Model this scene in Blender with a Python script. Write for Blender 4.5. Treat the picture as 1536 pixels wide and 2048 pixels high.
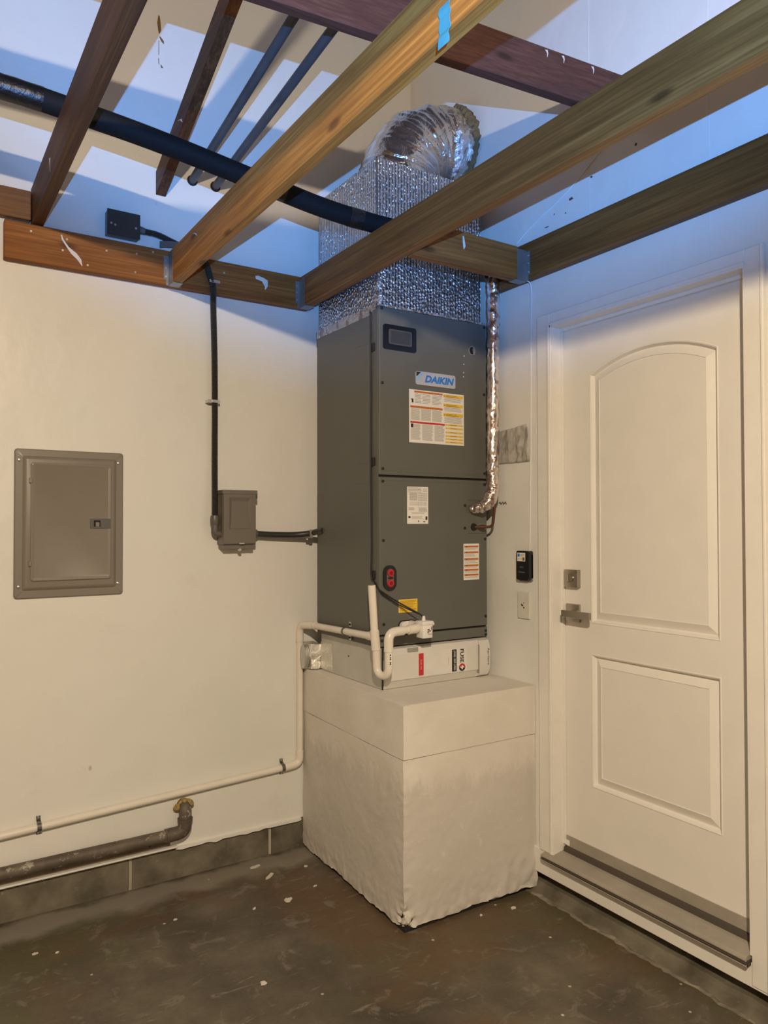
import bpy, bmesh, math, random
from mathutils import Vector, Matrix, noise
random.seed(7)
SC = bpy.context.scene
COL = SC.collection
for o in list(bpy.data.objects):
    bpy.data.objects.remove(o)

# ------------------------------------------------------------------ camera, world, lights, exposure
YAW, PITCH, ROLL = math.radians(57.2887), math.radians(1.0616), math.radians(-0.1264)
fw = Vector((math.cos(PITCH)*math.cos(YAW), math.cos(PITCH)*math.sin(YAW), math.sin(PITCH)))
r0 = Vector((math.sin(YAW), -math.cos(YAW), 0)); u0 = r0.cross(fw)
rr = math.cos(ROLL)*r0 + math.sin(ROLL)*u0
uu = -math.sin(ROLL)*r0 + math.cos(ROLL)*u0
cam = bpy.data.cameras.new('camera')
cam.sensor_fit = 'VERTICAL'; cam.sensor_height = 24.0; cam.lens = 1495.1/2048*24.0
cam.clip_start = 0.05
camo = bpy.data.objects.new('camera', cam); COL.objects.link(camo)
M = Matrix((rr, uu, -fw)).transposed().to_4x4(); M.translation = (-2.1895, -3.074, 1.45)
camo.matrix_world = M
SC.camera = camo

w = bpy.data.worlds.new('world'); SC.world = w; w.use_nodes = True
w.node_tree.nodes['Background'].inputs[0].default_value = (0.9, 0.75, 0.55, 1)
w.node_tree.nodes['Background'].inputs[1].default_value = 0.02

# the photographer's head torch: cool beam thrown up at the rafters from just behind the camera
sp = bpy.data.lights.new('head_torch', 'SPOT')
sp.energy = 570; sp.color = (0.13, 0.40, 1.0); sp.spot_size = math.radians(76); sp.spot_blend = 0.55
sp.shadow_soft_size = 0.006
spo = bpy.data.objects.new('head_torch', sp); COL.objects.link(spo)
spo.location = (-2.24, -3.42, 1.60)
az, el = math.radians(57), math.radians(43)
d = Vector((math.cos(el)*math.cos(az), math.cos(el)*math.sin(az), math.sin(el)))
spo.rotation_euler = d.to_track_quat('-Z', 'Y').to_euler()

# warm bare bulb hung at joist height behind the camera
BULB = Vector((-2.35, -3.55, 2.68))
BULB_STRENGTH = 5800.0

vs = SC.view_settings
vs.view_transform = 'Standard'; vs.look = 'None'; vs.exposure = 0.0; vs.gamma = 1.0; vs.use_curve_mapping = False

# ------------------------------------------------------------------ material helpers
def srgb(r, g, b):
    f = lambda c: (c/255/12.92) if c/255 <= 0.04045 else ((c/255+0.055)/1.055)**2.4
    return (f(r), f(g), f(b), 1)

class NT:
    def __init__(s, name):
        s.m = bpy.data.materials.new(name); s.m.use_nodes = True
        s.t = s.m.node_tree; s.b = s.t.nodes['Principled BSDF']
        s.co = s.n('ShaderNodeTexCoord')
    def n(s, typ, **kw):
        nd = s.t.nodes.new(typ)
        for k, v in kw.items(): setattr(nd, k, v)
        return nd
    def l(s, a, b): s.t.links.new(a, b)
    def mapping(s, scale=(1,1,1), loc=(0,0,0), rot=(0,0,0), src=None):
        mp = s.n('ShaderNodeMapping'); mp.inputs['Scale'].default_value = scale
        mp.inputs['Location'].default_value = loc; mp.inputs['Rotation'].default_value = rot
        s.l(src or s.co.outputs['Object'], mp.inputs['Vector']); return mp.outputs[0]
    def noise(s, scale, vec=None, detail=4, rough=0.55, dist=0):
        nd = s.n('ShaderNodeTexNoise'); nd.inputs['Scale'].default_value = scale
        nd.inputs['Detail'].default_value = detail; nd.inputs['Roughness'].default_value = rough
        nd.inputs['Distortion'].default_value = dist
        s.l(vec or s.co.outputs['Object'], nd.inputs['Vector']); return nd.outputs['Fac']
    def ramp(s, fac, stops, interp='LINEAR'):
        nd = s.n('ShaderNodeValToRGB'); cr = nd.color_ramp; cr.interpolation = interp
        while len(cr.elements) < len(stops): cr.elements.new(0.5)
        for e, (p, c) in zip(cr.elements, stops):
            e.position = p; e.color = c if len(c) == 4 else (*c, 1)
        s.l(fac, nd.inputs['Fac']); return nd.outputs['Color']
    def mix(s, fac, a, b, blend='MIX'):
        nd = s.n('ShaderNodeMix', data_type='RGBA', blend_type=blend)
        for sock, v in ((nd.inputs['Factor'], fac), (nd.inputs['A'], a), (nd.inputs['B'], b)):
            pass
        ins = [i for i in nd.inputs if i.enabled]
        for sock, v in zip(ins, (fac, a, b)):
            if hasattr(v, 'is_linked') or hasattr(v, 'links'): s.l(v, sock)
            else: sock.default_value = v
        return [o for o in nd.outputs if o.enabled][0]
    def math(s, op, a, b=0.0, clamp=False):
        nd = s.n('ShaderNodeMath', operation=op); nd.use_clamp = clamp
        for sock, v in zip(nd.inputs, (a, b)):
            if hasattr(v, 'links'): s.l(v, sock)
            else: sock.default_value = v
        return nd.outputs[0]
    def sep(s, src=None):
        nd = s.n('ShaderNodeSeparateXYZ'); s.l(src or s.co.outputs['Object'], nd.inputs[0]); return nd.outputs
    def step(s, v, a, b):
        nd = s.n('ShaderNodeMapRange'); nd.interpolation_type = 'SMOOTHSTEP'
        s.l(v, nd.inputs[0]); nd.inputs[1].default_value = a; nd.inputs[2].default_value = b
        return nd.outputs[0]
    def bump(s, h, strength=0.3, dist=0.01, chain=None):
        nd = s.n('ShaderNodeBump'); nd.inputs['Strength'].default_value = strength
        nd.inputs['Distance'].default_value = dist; s.l(h, nd.inputs['Height'])
        if chain: s.l(chain, nd.inputs['Normal'])
        s.l(nd.outputs[0], s.b.inputs['Normal']); return nd.outputs[0]
    def col(s, c):
        if hasattr(c, 'links'): s.l(c, s.b.inputs['Base Color'])
        else: s.b.inputs['Base Color'].default_value = c
    def set(s, rough=0.5, metal=0.0, spec=0.5):
        s.b.inputs['Roughness'].default_value = rough; s.b.inputs['Metallic'].default_value = metal
        s.b.inputs['Specular IOR Level'].default_value = spec

_plain = {}
def plain(name, c, rough=0.5, metal=0.0, var=0.06, spec=0.5, bscale=0, bstr=0.1):
    if name in _plain: return _plain[name]
    k = NT(name); k.set(rough, metal, spec)
    n = k.noise(9, detail=3)
    lo = tuple(x*(1-var) for x in c[:3]) + (1,); hi = tuple(min(1, x*(1+var)) for x in c[:3]) + (1,)
    k.col(k.ramp(n, [(0.3, lo), (0.7, hi)]))
    if bscale: k.bump(k.noise(bscale, detail=3), bstr, 0.003)
    _plain[name] = k.m; return k.m

def wood(name, dark, mid, light, axis, rough=0.6, seed=0, gr=1.0, spec=0.3):
    k = NT(name); k.set(rough, 0, spec)
    sc = [34*gr, 34*gr, 34*gr]; sc[axis] = 1.3
    v = k.mapping(tuple(sc), loc=(seed*3.1, seed*1.7, seed*2.3))
    g = k.noise(1.0, v, detail=5, rough=0.6, dist=0.6)
    sc2 = [150, 150, 150]; sc2[axis] = 3
    f = k.noise(1.0, k.mapping(tuple(sc2), loc=(seed, 0, 0)), detail=2)
    c = k.ramp(g, [(0.28, dark), (0.5, mid), (0.72, light)])
    c = k.mix(k.math('MULTIPLY', k.step(f, 0.38, 0.68), 0.6), c, dark)
    blo = k.noise(2.2, k.mapping((1, 1, 1), loc=(seed*5, 2, 1)), detail=2)
    c = k.mix(k.step(blo, 0.5, 0.75), c, tuple(x*0.55 for x in dark[:3]) + (1,), 'MIX') if False else c
    c = k.mix(k.math('MULTIPLY', k.step(blo, 0.45, 0.8), 0.45), c, dark)
    vo = k.n('ShaderNodeTexVoronoi'); vo.inputs['Scale'].default_value = 1.0
    sk = [9.0, 9.0, 9.0]; sk[axis] = 3.3
    k.l(k.mapping(tuple(sk), loc=(seed*1.3+.4, seed*.7, .2)), vo.inputs['Vector'])
    kn = k.math('SUBTRACT', 1.0, k.step(vo.outputs['Distance'], 0.05, 0.17))
    c = k.mix(k.math('MULTIPLY', kn, 0.75), c, tuple(x*0.35 for x in dark[:3]) + (1,))
    k.col(c)
    b1 = k.bump(g, 0.25, 0.004); k.bump(f, 0.25, 0.002, b1)
    return k.m

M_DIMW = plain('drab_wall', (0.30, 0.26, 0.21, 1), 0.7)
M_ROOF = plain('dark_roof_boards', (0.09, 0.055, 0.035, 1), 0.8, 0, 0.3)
# ---- surface materials
def wall_material():
    k = NT('painted_wall'); k.set(0.42, 0, 0.4)
    n1 = k.noise(1.1, detail=3); n2 = k.noise(7, detail=5, rough=0.65)
    c = k.ramp(n1, [(0.3, (0.715, 0.72, 0.665, 1)), (0.5, (0.76, 0.745, 0.70, 1)), (0.7, (0.79, 0.745, 0.705, 1))])
    c = k.mix(k.math('MULTIPLY', k.step(n2, 0.55, 0.8), 0.25), c, (0.60, 0.57, 0.50, 1))
    # a few small scuffs
    v = k.n('ShaderNodeTexVoronoi'); v.inputs['Scale'].default_value = 3.1; k.l(k.mapping((1, 1, 0.6)), v.inputs['Vector'])
    sc = k.math('SUBTRACT', 1.0, k.step(v.outputs['Distance'], 0.012, 0.03))
    c = k.mix(k.math('MULTIPLY', sc, 0.6), c, (0.3, 0.25, 0.18, 1))
    k.col(c)
    b1 = k.bump(k.noise(3.5, detail=3), 0.5, 0.02)
    b2 = k.bump(k.noise(1.0, k.mapping((26, 26, 14)), detail=4), 0.22, 0.004, b1)
    k.bump(k.noise(160, detail=2), 0.10, 0.001, b2)
    return k.m
M_WALL = wall_material()

def floor_material():
    k = NT('stained_concrete_floor'); k.set(0.5, 0, 0.4)
    n1 = k.noise(2.3, k.mapping((1, 1, 1), loc=(3, 1, 0)), detail=6, rough=0.62)
    n2 = k.noise(1.5, k.mapping((1, 1, 1), loc=(9, 4, 2)), detail=4)
    n3 = k.noise(11, detail=8, rough=0.7, dist=0.8)
    n4 = k.noise(55, detail=4, rough=0.7)
    c = k.ramp(n1, [(0.3, (0.046, 0.036, 0.025, 1)), (0.5, (0.090, 0.075, 0.052, 1)), (0.7, (0.16, 0.137, 0.098, 1))])
    c = k.mix(k.math('MULTIPLY', k.step(n2, 0.5, 0.62), 0.7), c, (0.118, 0.066, 0.032, 1))
    n5 = k.noise(1.6, k.mapping((1, 1, 1), loc=(1, 14, 2)), detail=4)
    c = k.mix(k.math('MULTIPLY', k.step(n5, 0.52, 0.66), 0.65), c, (0.094, 0.090, 0.047, 1))
    c = k.mix(k.math('MULTIPLY', k.step(n3, 0.54, 0.68), 0.6), c, (0.20, 0.18, 0.138, 1))
    st = k.noise(1.0, k.mapping((5, 22, 1), rot=(0, 0, 0.7)), detail=6, rough=0.7, dist=1.5)
    c = k.mix(k.math('MULTIPLY', k.step(st, 0.60, 0.70), 0.6), c, (0.26, 0.235, 0.185, 1))
    c = k.mix(k.math('MULTIPLY', k.step(n4, 0.50, 0.75), 0.22), c, (0.04, 0.033, 0.025, 1))
    # trowelled fillet of paler cement along the left wall
    s = k.sep()
    wob = k.math('MULTIPLY', k.math('SUBTRACT', k.noise(6, detail=5), 0.5), 0.16)
    yy = k.math('ADD', s[1], wob)
    band = k.math('MULTIPLY', k.step(yy, -0.19, -0.10), k.math('SUBTRACT', 1.0, k.step(yy, -0.04, 0.01)))
    c = k.mix(k.math('MULTIPLY', band, 0.8), c, (0.27, 0.245, 0.195, 1))
    # paint specks
    v = k.n('ShaderNodeTexVoronoi'); v.inputs['Scale'].default_value = 7.5; k.l(k.co.outputs['Object'], v.inputs['Vector'])
    sp_ = k.math('SUBTRACT', 1.0, k.step(v.outputs['Distance'], 0.022, 0.05))
    c = k.mix(k.math('MULTIPLY', sp_, k.step(n2, 0.35, 0.5)), c, (0.55, 0.51, 0.43, 1))
    k.col(c)
    k.l(k.ramp(n3, [(0.3, (0.42,)*3), (0.7, (0.62,)*3)]), k.b.inputs['Roughness'])
    b1 = k.bump(n1, 0.3, 0.01); b2 = k.bump(n3, 0.2, 0.004, b1); k.bump(n4, 0.2, 0.0015, b2)
    return k.m
M_FLOOR = floor_material()

def plinth_material():
    k = NT('painted_concrete'); k.set(0.6, 0, 0.3)
    n1 = k.noise(4, detail=4); n2 = k.noise(26, detail=5, rough=0.65)
    c = k.ramp(n1, [(0.3, (0.66, 0.61, 0.54, 1)), (0.7, (0.76, 0.72, 0.65, 1))])
    s = k.sep()
    # older greyer paint with a ragged drip line below the newer coat
    drip = k.noise(1.0, k.mapping((11, 11, 3.5)), detail=5, rough=0.75)
    zz = k.math('ADD', s[2], k.math('MULTIPLY', k.math('SUBTRACT', drip, 0.5), 0.34))
    old = k.math('SUBTRACT', 1.0, k.step(zz, 0.46, 0.56))
    c = k.mix(k.math('MULTIPLY', old, 0.75), c, (0.56, 0.52, 0.47, 1))
    c = k.mix(k.math('MULTIPLY', k.step(n2, 0.58, 0.74), 0.4), c, (0.80, 0.76, 0.69, 1))
    k.col(c)
    b1 = k.bump(n1, 0.25, 0.01); b2 = k.bump(n2, 0.35, 0.004, b1); k.bump(k.noise(140, detail=2), 0.15, 0.001, b2)
    return k.m
M_PLINTH = plinth_material()

def block_material():
    k = NT('grey_concrete_block'); k.set(0.85, 0, 0.2)
    n1 = k.noise(8, detail=5); n2 = k.noise(90, detail=3)
    c = k.ramp(n1, [(0.3, (0.075, 0.064, 0.044, 1)), (0.7, (0.20, 0.178, 0.132, 1))])
    c = k.mix(k.math('MULTIPLY', k.step(k.noise(14, detail=5, rough=.7), 0.62, 0.76), 0.6), c, (0.42, 0.39, 0.33, 1))
    k.col(c); b1 = k.bump(n1, 0.3, 0.006); k.bump(n2, 0.4, 0.002, b1)
    return k.m
M_BLOCK = block_material()

def foil_material(name, ribs=True, tint=(0.86, 0.87, 0.90, 1), rough=0.22, wr=30, print_=0.0, wst=0.5):
    k = NT(name); k.set(rough, 1.0, 0.5)
    c = tint
    if print_:
        n = k.noise(1.0, k.mapping((60, 60, 26)), detail=2, rough=0.4)
        c = k.mix(k.math('MULTIPLY', k.step(n, 0.56, 0.62), print_), tint, (0.22, 0.055, 0.04, 1))
    k.col(c)
    if ribs:
        wv = k.n('ShaderNodeTexWave', wave_type='BANDS', bands_direction='DIAGONAL')
        wv.inputs['Scale'].default_value = 43.0; wv.inputs['Distortion'].default_value = 0.4
        k.l(k.mapping((1, 1, 0.0)), wv.inputs['Vector'])
        b1 = k.bump(k.step(wv.outputs['Fac'], 0.0, 0.35), 0.8, 0.0035)
        dk_ = k.math('SUBTRACT', 1.0, k.step(wv.outputs['Fac'], 0.02, 0.16))
        k.col(k.mix(k.math('MULTIPLY', dk_, 0.95), tint, (0.04, 0.04, 0.05, 1)))
        v = k.n('ShaderNodeTexVoronoi'); v.inputs['Scale'].default_value = 105; k.l(k.mapping((1, 1, 0.75), rot=(0.3, 0.2, 0.5)), v.inputs['Vector'])
        b2 = k.bump(v.outputs['Distance'], 0.9, 0.006, b1)
        k.bump(k.noise(wr, detail=3), 0.2, 0.006, b2)
    else:
        b1 = k.bump(k.noise(wr, detail=5, rough=0.65, dist=1.2), wst, 0.02)
        k.bump(k.noise(wr*4, detail=3, dist=0.8), wst*0.6, 0.003, b1)
    return k.m
M_FOILBOARD = foil_material('ribbed_foil_board', True, rough=0.30)
M_FLEX = foil_material('foil_flex_duct', False, (0.80, 0.78, 0.77, 1), 0.16, 14, 0.0, 0.35)
M_TAPE = foil_material('foil_tape', False, (0.86, 0.82, 0.80, 1), 0.24, 40, 0.55, 0.5)
M_FOILPIPE = foil_material('foil_pipe_wrap', False, (0.88, 0.80, 0.76, 1), 0.10, 16, 0.6, 0.35)
M_STUBFOIL = foil_material('dull_foil_tape', False, (0.80, 0.78, 0.73, 1), 0.42, 30, 0.0, 0.5)

M_JOIST = wood('new_fir', (0.24, 0.090, 0.015, 1), (0.46, 0.195, 0.036, 1), (0.60, 0.29, 0.065, 1), 1, seed=1)
M_JOISTB = wood('treated_fir', (0.14, 0.054, 0.011, 1), (0.27, 0.112, 0.024, 1), (0.37, 0.17, 0.045, 1), 1, seed=2)
M_LEDGX = wood('fir_ledger', (0.15, 0.048, 0.009, 1), (0.28, 0.105, 0.021, 1), (0.38, 0.155, 0.036, 1), 0, seed=3)
M_LEDGY = wood('fir_ledger_wall', (0.085, 0.036, 0.008, 1), (0.165, 0.072, 0.016, 1), (0.235, 0.108, 0.028, 1), 1, seed=4)
M_HEAD = wood('fir_header', (0.14, 0.052, 0.012, 1), (0.27, 0.108, 0.024, 1), (0.36, 0.155, 0.04, 1), 0, seed=5)
M_OLDY = wood('old_dark_fir', (0.040, 0.016, 0.007, 1), (0.095, 0.037, 0.014, 1), (0.16, 0.066, 0.024, 1), 1, seed=6)
M_OLDX = wood('old_plate_fir', (0.12, 0.055, 0.022, 1), (0.24, 0.115, 0.045, 1), (0.33, 0.17, 0.075, 1), 0, seed=7)
M_BEAM = wood('redwood_beam', (0.060, 0.026, 0.018, 1), (0.100, 0.042, 0.030, 1), (0.135, 0.060, 0.043, 1), 0, seed=8, gr=1.6, rough=0.75)

M_CAB = plain('grey_cabinet_steel', (0.118, 0.118, 0.104, 1), 0.45, 0.0, 0.03, 0.4)
M_PANEL = plain('grey_panel_paint', (0.215, 0.190, 0.158, 1), 0.38, 0.0, 0.03)
M_DISC = plain('grey_disconnect_paint', (0.160, 0.142, 0.118, 1), 0.42, 0.0, 0.03)
M_BLACK = plain('black_rubber', (0.010, 0.010, 0.012, 1), 0.55)
M_BLKPL = plain('black_gloss_plastic', (0.008, 0.008, 0.010, 1), 0.22)
M_INSUL = plain('black_pipe_insulation', (0.008, 0.008, 0.009, 1), 0.75, 0, 0.1, 0.2, bscale=60, bstr=0.3)
M_BTAPE = plain('black_vinyl_tape', (0.006, 0.006, 0.007, 1), 0.38, bscale=70, bstr=0.8)
M_CONDUIT = plain('grey_steel_conduit', (0.085, 0.095, 0.11, 1), 0.45, 0.3, 0.15)
M_LIQUID = plain('dark_flexible_conduit', (0.030, 0.029, 0.027, 1), 0.38)
M_GREYPL = plain('grey_fitting', (0.11, 0.102, 0.09, 1), 0.4)
M_PVC = plain('white_pvc', (0.76, 0.71, 0.62, 1), 0.30, 0, 0.03)
M_WPL = plain('white_plastic', (0.80, 0.77, 0.74, 1), 0.35, 0, 0.02)
M_STEEL = plain('galvanised_steel', (0.62, 0.61, 0.58, 1), 0.36, 0.9, 0.12)
M_HANGER = plain('hanger_steel', (0.30, 0.30, 0.29, 1), 0.45, 0.7, 0.2)
M_BAND = plain('dark_band_steel', (0.20, 0.19, 0.175, 1), 0.3, 0.9, 0.2)
M_GALV = plain('galvanised_duct', (0.56, 0.55, 0.51, 1), 0.5, 0.45, 0.06)
M_NICKEL = plain('satin_nickel', (0.42, 0.38, 0.33, 1), 0.32, 0.95, 0.05)
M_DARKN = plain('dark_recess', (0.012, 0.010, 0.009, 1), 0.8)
M_COPPER = plain('copper_tube', (0.16, 0.075, 0.048, 1), 0.42, 0.7, 0.3)
M_DOOR = plain('white_door_paint', (0.77, 0.74, 0.68, 1), 0.38, 0, 0.02, 0.4, 120, 0.05)
M_TRIM = plain('white_trim_paint', (0.78, 0.75, 0.69, 1), 0.4, 0, 0.03, 0.4, 90, 0.06)
M_THRESH = plain('brushed_aluminium_sill', (0.36, 0.325, 0.27, 1), 0.5, 0.15, 0.12)
M_RUBBER = plain('brown_weatherstrip', (0.065, 0.052, 0.040, 1), 0.6)
M_FILTERW = plain('filter_door_white', (0.64, 0.62, 0.58, 1), 0.4, 0, 0.02)
M_PAPER = plain('label_paper', (0.80, 0.77, 0.72, 1), 0.5, 0, 0.02)
M_INK = plain('grey_print', (0.34, 0.32, 0.30, 1), 0.6)
M_INKD = plain('black_print', (0.02, 0.018, 0.017, 1), 0.5)
M_ORANGE = plain('orange_print', (0.52, 0.15, 0.022, 1), 0.5)
M_YELLOW = plain('yellow_print', (0.80, 0.52, 0.035, 1), 0.5)
M_YINK = plain('ochre_print', (0.36, 0.22, 0.02, 1), 0.5)
M_REDP = plain('red_print', (0.52, 0.028, 0.03, 1), 0.5)
M_BLUEP = plain('blue_print', (0.012, 0.19, 0.62, 1), 0.4)
M_LBLUE = plain('light_blue_print', (0.28, 0.48, 0.74, 1), 0.4)
M_BADGE = plain('silver_badge', (0.52, 0.52, 0.55, 1), 0.35, 0.3, 0.03)
M_REDCAP = plain('red_plug', (0.50, 0.015, 0.03, 1), 0.35)
M_MASTIC = plain('duct_mastic', (0.15, 0.105, 0.045, 1), 0.7, 0, 0.4, 0.3, 60, 0.7)
M_FOAM = plain('yellow_foam', (0.33, 0.235, 0.09, 1), 0.85, 0, 0.4, 0.2, 70, 0.8)
M_IRON = None
M_PLATE = plain('wall_plate_plastic', (0.66, 0.63, 0.56, 1), 0.4)
M_BROWNB = plain('brown_recess_board', (0.16, 0.115, 0.078, 1), 0.8, 0, 0.2)
M_BLUETAPE = plain('blue_masking_tape', (0.05, 0.27, 0.36, 1), 0.6, 0, 0.2)
M_FLAKE = plain('paint_flake', (0.62, 0.58, 0.50, 1), 0.6)
M_PUTTY = plain('white_paint_smear', (0.66, 0.64, 0.60, 1), 0.55)
M_CREAMT = plain('trap_tape', (0.62, 0.58, 0.50, 1), 0.5)
M_GLASS = plain('smoked_window', (0.035, 0.033, 0.032, 1), 0.12)
def iron_mat():
    k = NT('old_iron_pipe'); k.set(0.6, 0.25, 0.4)
    c = k.ramp(k.noise(12, detail=4), [(0.3, (0.085, 0.068, 0.052, 1)), (0.7, (0.17, 0.142, 0.11, 1))])
    c = k.mix(k.math('MULTIPLY', k.step(k.noise(28, detail=4, rough=.7), 0.57, 0.66), 0.7), c, (0.50, 0.46, 0.38, 1))
    k.col(c); k.bump(k.noise(60, detail=3), 0.3, 0.002); return k.m
M_IRON = iron_mat()
def film_mat():
    k = NT('clear_plastic_film'); k.set(0.25, 0, 0.5)
    c = k.ramp(k.noise(1.0, k.mapping((30, 30, 9)), detail=4, dist=1.0), [(0.48, (0.66, 0.63, 0.58, 1)), (0.66, (0.33, 0.31, 0.28, 1))])
    k.col(c); k.b.inputs['Alpha'].default_value = 0.62
    k.bump(k.noise(30, detail=3), 0.4, 0.006); return k.m
M_FILM = film_mat()
def bulb_mat():
    k = NT('frosted_bulb'); k.col((1, 0.9, 0.75, 1)); k.b.inputs['Emission Color'].default_value = (1, 0.82, 0.60, 1)
    k.b.inputs['Emission Strength'].default_value = BULB_STRENGTH; return k.m

# ------------------------------------------------------------------ mesh helpers
def nb(): return bmesh.new()
def add_box(bm, x0, x1, y0, y1, z0, z1, bev=0.0, seg=2):
    x0, x1 = sorted((x0, x1)); y0, y1 = sorted((y0, y1)); z0, z1 = sorted((z0, z1))
    t = nb() if bev else bm
    v = [t.verts.new((x, y, z)) for x in (x0, x1) for y in (y0, y1) for z in (z0, z1)]
    for f in ((0,1,3,2),(4,6,7,5),(0,4,5,1),(2,3,7,6),(0,2,6,4),(1,5,7,3)): t.faces.new([v[i] for i in f])
    if bev:
        bmesh.ops.bevel(t, geom=list(t.edges), offset=bev, segments=seg, affect='EDGES', profile=0.5)
        merge(bm, t)
    return bm
def merge(bm, t):
    me = bpy.data.meshes.new('tmp'); t.to_mesh(me); t.free(); bm.from_mesh(me); bpy.data.meshes.remove(me)
def box(*a, **k): return add_box(nb(), *a, **k)
def catmull(pts, n=6):
    pts = [Vector(p) for p in pts]
    if n <= 1 or len(pts) < 3: return pts
    out = []; P = [pts[0]*2-pts[1]] + pts + [pts[-1]*2-pts[-2]]
    for i in range(1, len(P)-2):
        a, b, c, d_ = P[i-1], P[i], P[i+1], P[i+2]
        for j in range(n):
            t = j/n
            out.append(0.5*((2*b)+(c-a)*t+(2*a-5*b+4*c-d_)*t*t+(3*b-a-3*c+d_)*t**3))
    out.append(pts[-1]); return out
def fillet(pts, rad, n=6):
    """polyline with rounded corners"""
    pts = [Vector(p) for p in pts]; out = [pts[0]]
    for i in range(1, len(pts)-1):
        a, b, c = pts[i-1], pts[i], pts[i+1]
        u, v = (a-b), (c-b); ru = min(rad, u.length*0.48); rv = min(rad, v.length*0.48)
        p, q = b+u.normalized()*ru, b+v.normalized()*rv
        for j in range(n+1):
            t = j/n; out.append((1-t)**2*p + 2*t*(1-t)*b + t*t*q)
    out.append(pts[-1]); return out
def add_tube(bm, pts, r, n=14, caps=True, jitter=0.0):
    pts = [Vector(p) for p in pts]; rs = r if isinstance(r, (list, tuple)) else [r]*len(pts)
    rings = []; up = None
    for i, p in enumerate(pts):
        t = (pts[min(i+1, len(pts)-1)]-pts[max(i-1, 0)]).normalized()
        if up is None:
            up = Vector((0, 0, 1)) if abs(t.z) < 0.9 else Vector((0, 1, 0))
        s = t.cross(up)
        if s.length < 1e-5: s = t.cross(Vector((1, 0.3, 0)))
        s.normalize(); up = s.cross(t).normalized()
        ring = []
        for j in range(n):
            a = 2*math.pi*j/n
            q = p + (s*math.cos(a)+up*math.sin(a))*rs[i]
            if jitter: q += (q-p).normalized()*noise.noise(q*28)*jitter
            ring.append(bm.verts.new(q))
        rings.append(ring)
    for a, b in zip(rings, rings[1:]):
        for j in range(n): bm.faces.new((a[j], a[(j+1) % n], b[(j+1) % n], b[j]))
    if caps:
        bm.faces.new(rings[0][::-1]); bm.faces.new(rings[-1])
    return bm
def tube(*a, **k): return add_tube(nb(), *a, **k)
def add_prism(bm, poly, axis, a0, a1):
    """polygon in the plane across axis, extruded a0..a1. axis 0:(y,z) 1:(x,z) 2:(x,y)"""
    def P(p, a):
        return (a, p[0], p[1]) if axis == 0 else (p[0], a, p[1]) if axis == 1 else (p[0], p[1], a)
    A = [bm.verts.new(P(p, a0)) for p in poly]; B = [bm.verts.new(P(p, a1)) for p in poly]
    n = len(poly); bm.faces.new(A[::-1]); bm.faces.new(B)
    for i in range(n): bm.faces.new((A[i], A[(i+1) % n], B[(i+1) % n], B[i]))
    return bm
def prism(*a): return add_prism(nb(), *a)
def rrect(x0, x1, z0, z1, r, n=5):
    out = []
    for cx, cz, a0 in ((x1-r, z1-r, 0), (x0+r, z1-r, 90), (x0+r, z0+r, 180), (x1-r, z0+r, 270)):
        for i in range(n+1):
            a = math.radians(a0+90*i/n); out.append((cx+r*math.cos(a), cz+r*math.sin(a)))
    return out
def circ(cx, cz, r, n=20, rz=None):
    return [(cx+r*math.cos(2*math.pi*i/n), cz+(rz or r)*math.sin(2*math.pi*i/n)) for i in range(n)]
def add_disc(bm, c, axis, r, h, n=16):
    c = Vector(c); v = [0, 0, 0]; v[axis] = h
    return add_tube(bm, [c, c+Vector(v)], r, n)
def rough(bm, amp, freq, seed=0, fn=None):
    for v in bm.verts:
        k = amp if fn is None else amp*fn(v.co)
        v.co += noise.noise_vector(v.co*freq+Vector((seed, seed*2, 0)))*k

def rootloc(p):
    while p.parent: p = p.parent
    return p.location
def obj(name, bm, mat, parent=None, smooth=False, origin=None):
    bmesh.ops.recalc_face_normals(bm, faces=list(bm.faces))
    off = rootloc(parent) if parent else Vector(origin or (0, 0, 0))
    for v in bm.verts: v.co -= off
    me = bpy.data.meshes.new(name); bm.to_mesh(me); bm.free()
    me.materials.append(mat)
    if smooth:
        for p in me.polygons: p.use_smooth = True
        try: me.set_sharp_from_angle(angle=math.radians(40))
        except Exception: pass
    o = bpy.data.objects.new(name, me); COL.objects.link(o)
    if parent: o.parent = parent
    else: o.location = off
    return o
def tag(o, label, cat, group=None):
    o['label'] = label; o['category'] = cat
    if group: o['group'] = group
    return o
def thing(name, loc, label, cat, group=None):
    o = bpy.data.objects.new(name, None); o.empty_display_size = 0.05
    COL.objects.link(o); o.location = loc
    return tag(o, label, cat, group)
def single(name, bm, mat, label, cat, group=None, smooth=False):
    xs = [v.co.x for v in bm.verts]; ys = [v.co.y for v in bm.verts]; zs = [v.co.z for v in bm.verts]
    o = obj(name, bm, mat, None, smooth, ((min(xs)+max(xs))/2, (min(ys)+max(ys))/2, min(zs)))
    return tag(o, label, cat, group)
def struct(name, bm, mat, label, smooth=False):
    o = obj(name, bm, mat, None, smooth); o['kind'] = 'structure'; o['label'] = label
    o['category'] = {'w': 'wall', 'f': 'floor', 'c': 'ceiling', 'd': 'door', 't': 'trim', 'b': 'baseboard'}[name[0]]
    return o
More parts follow.
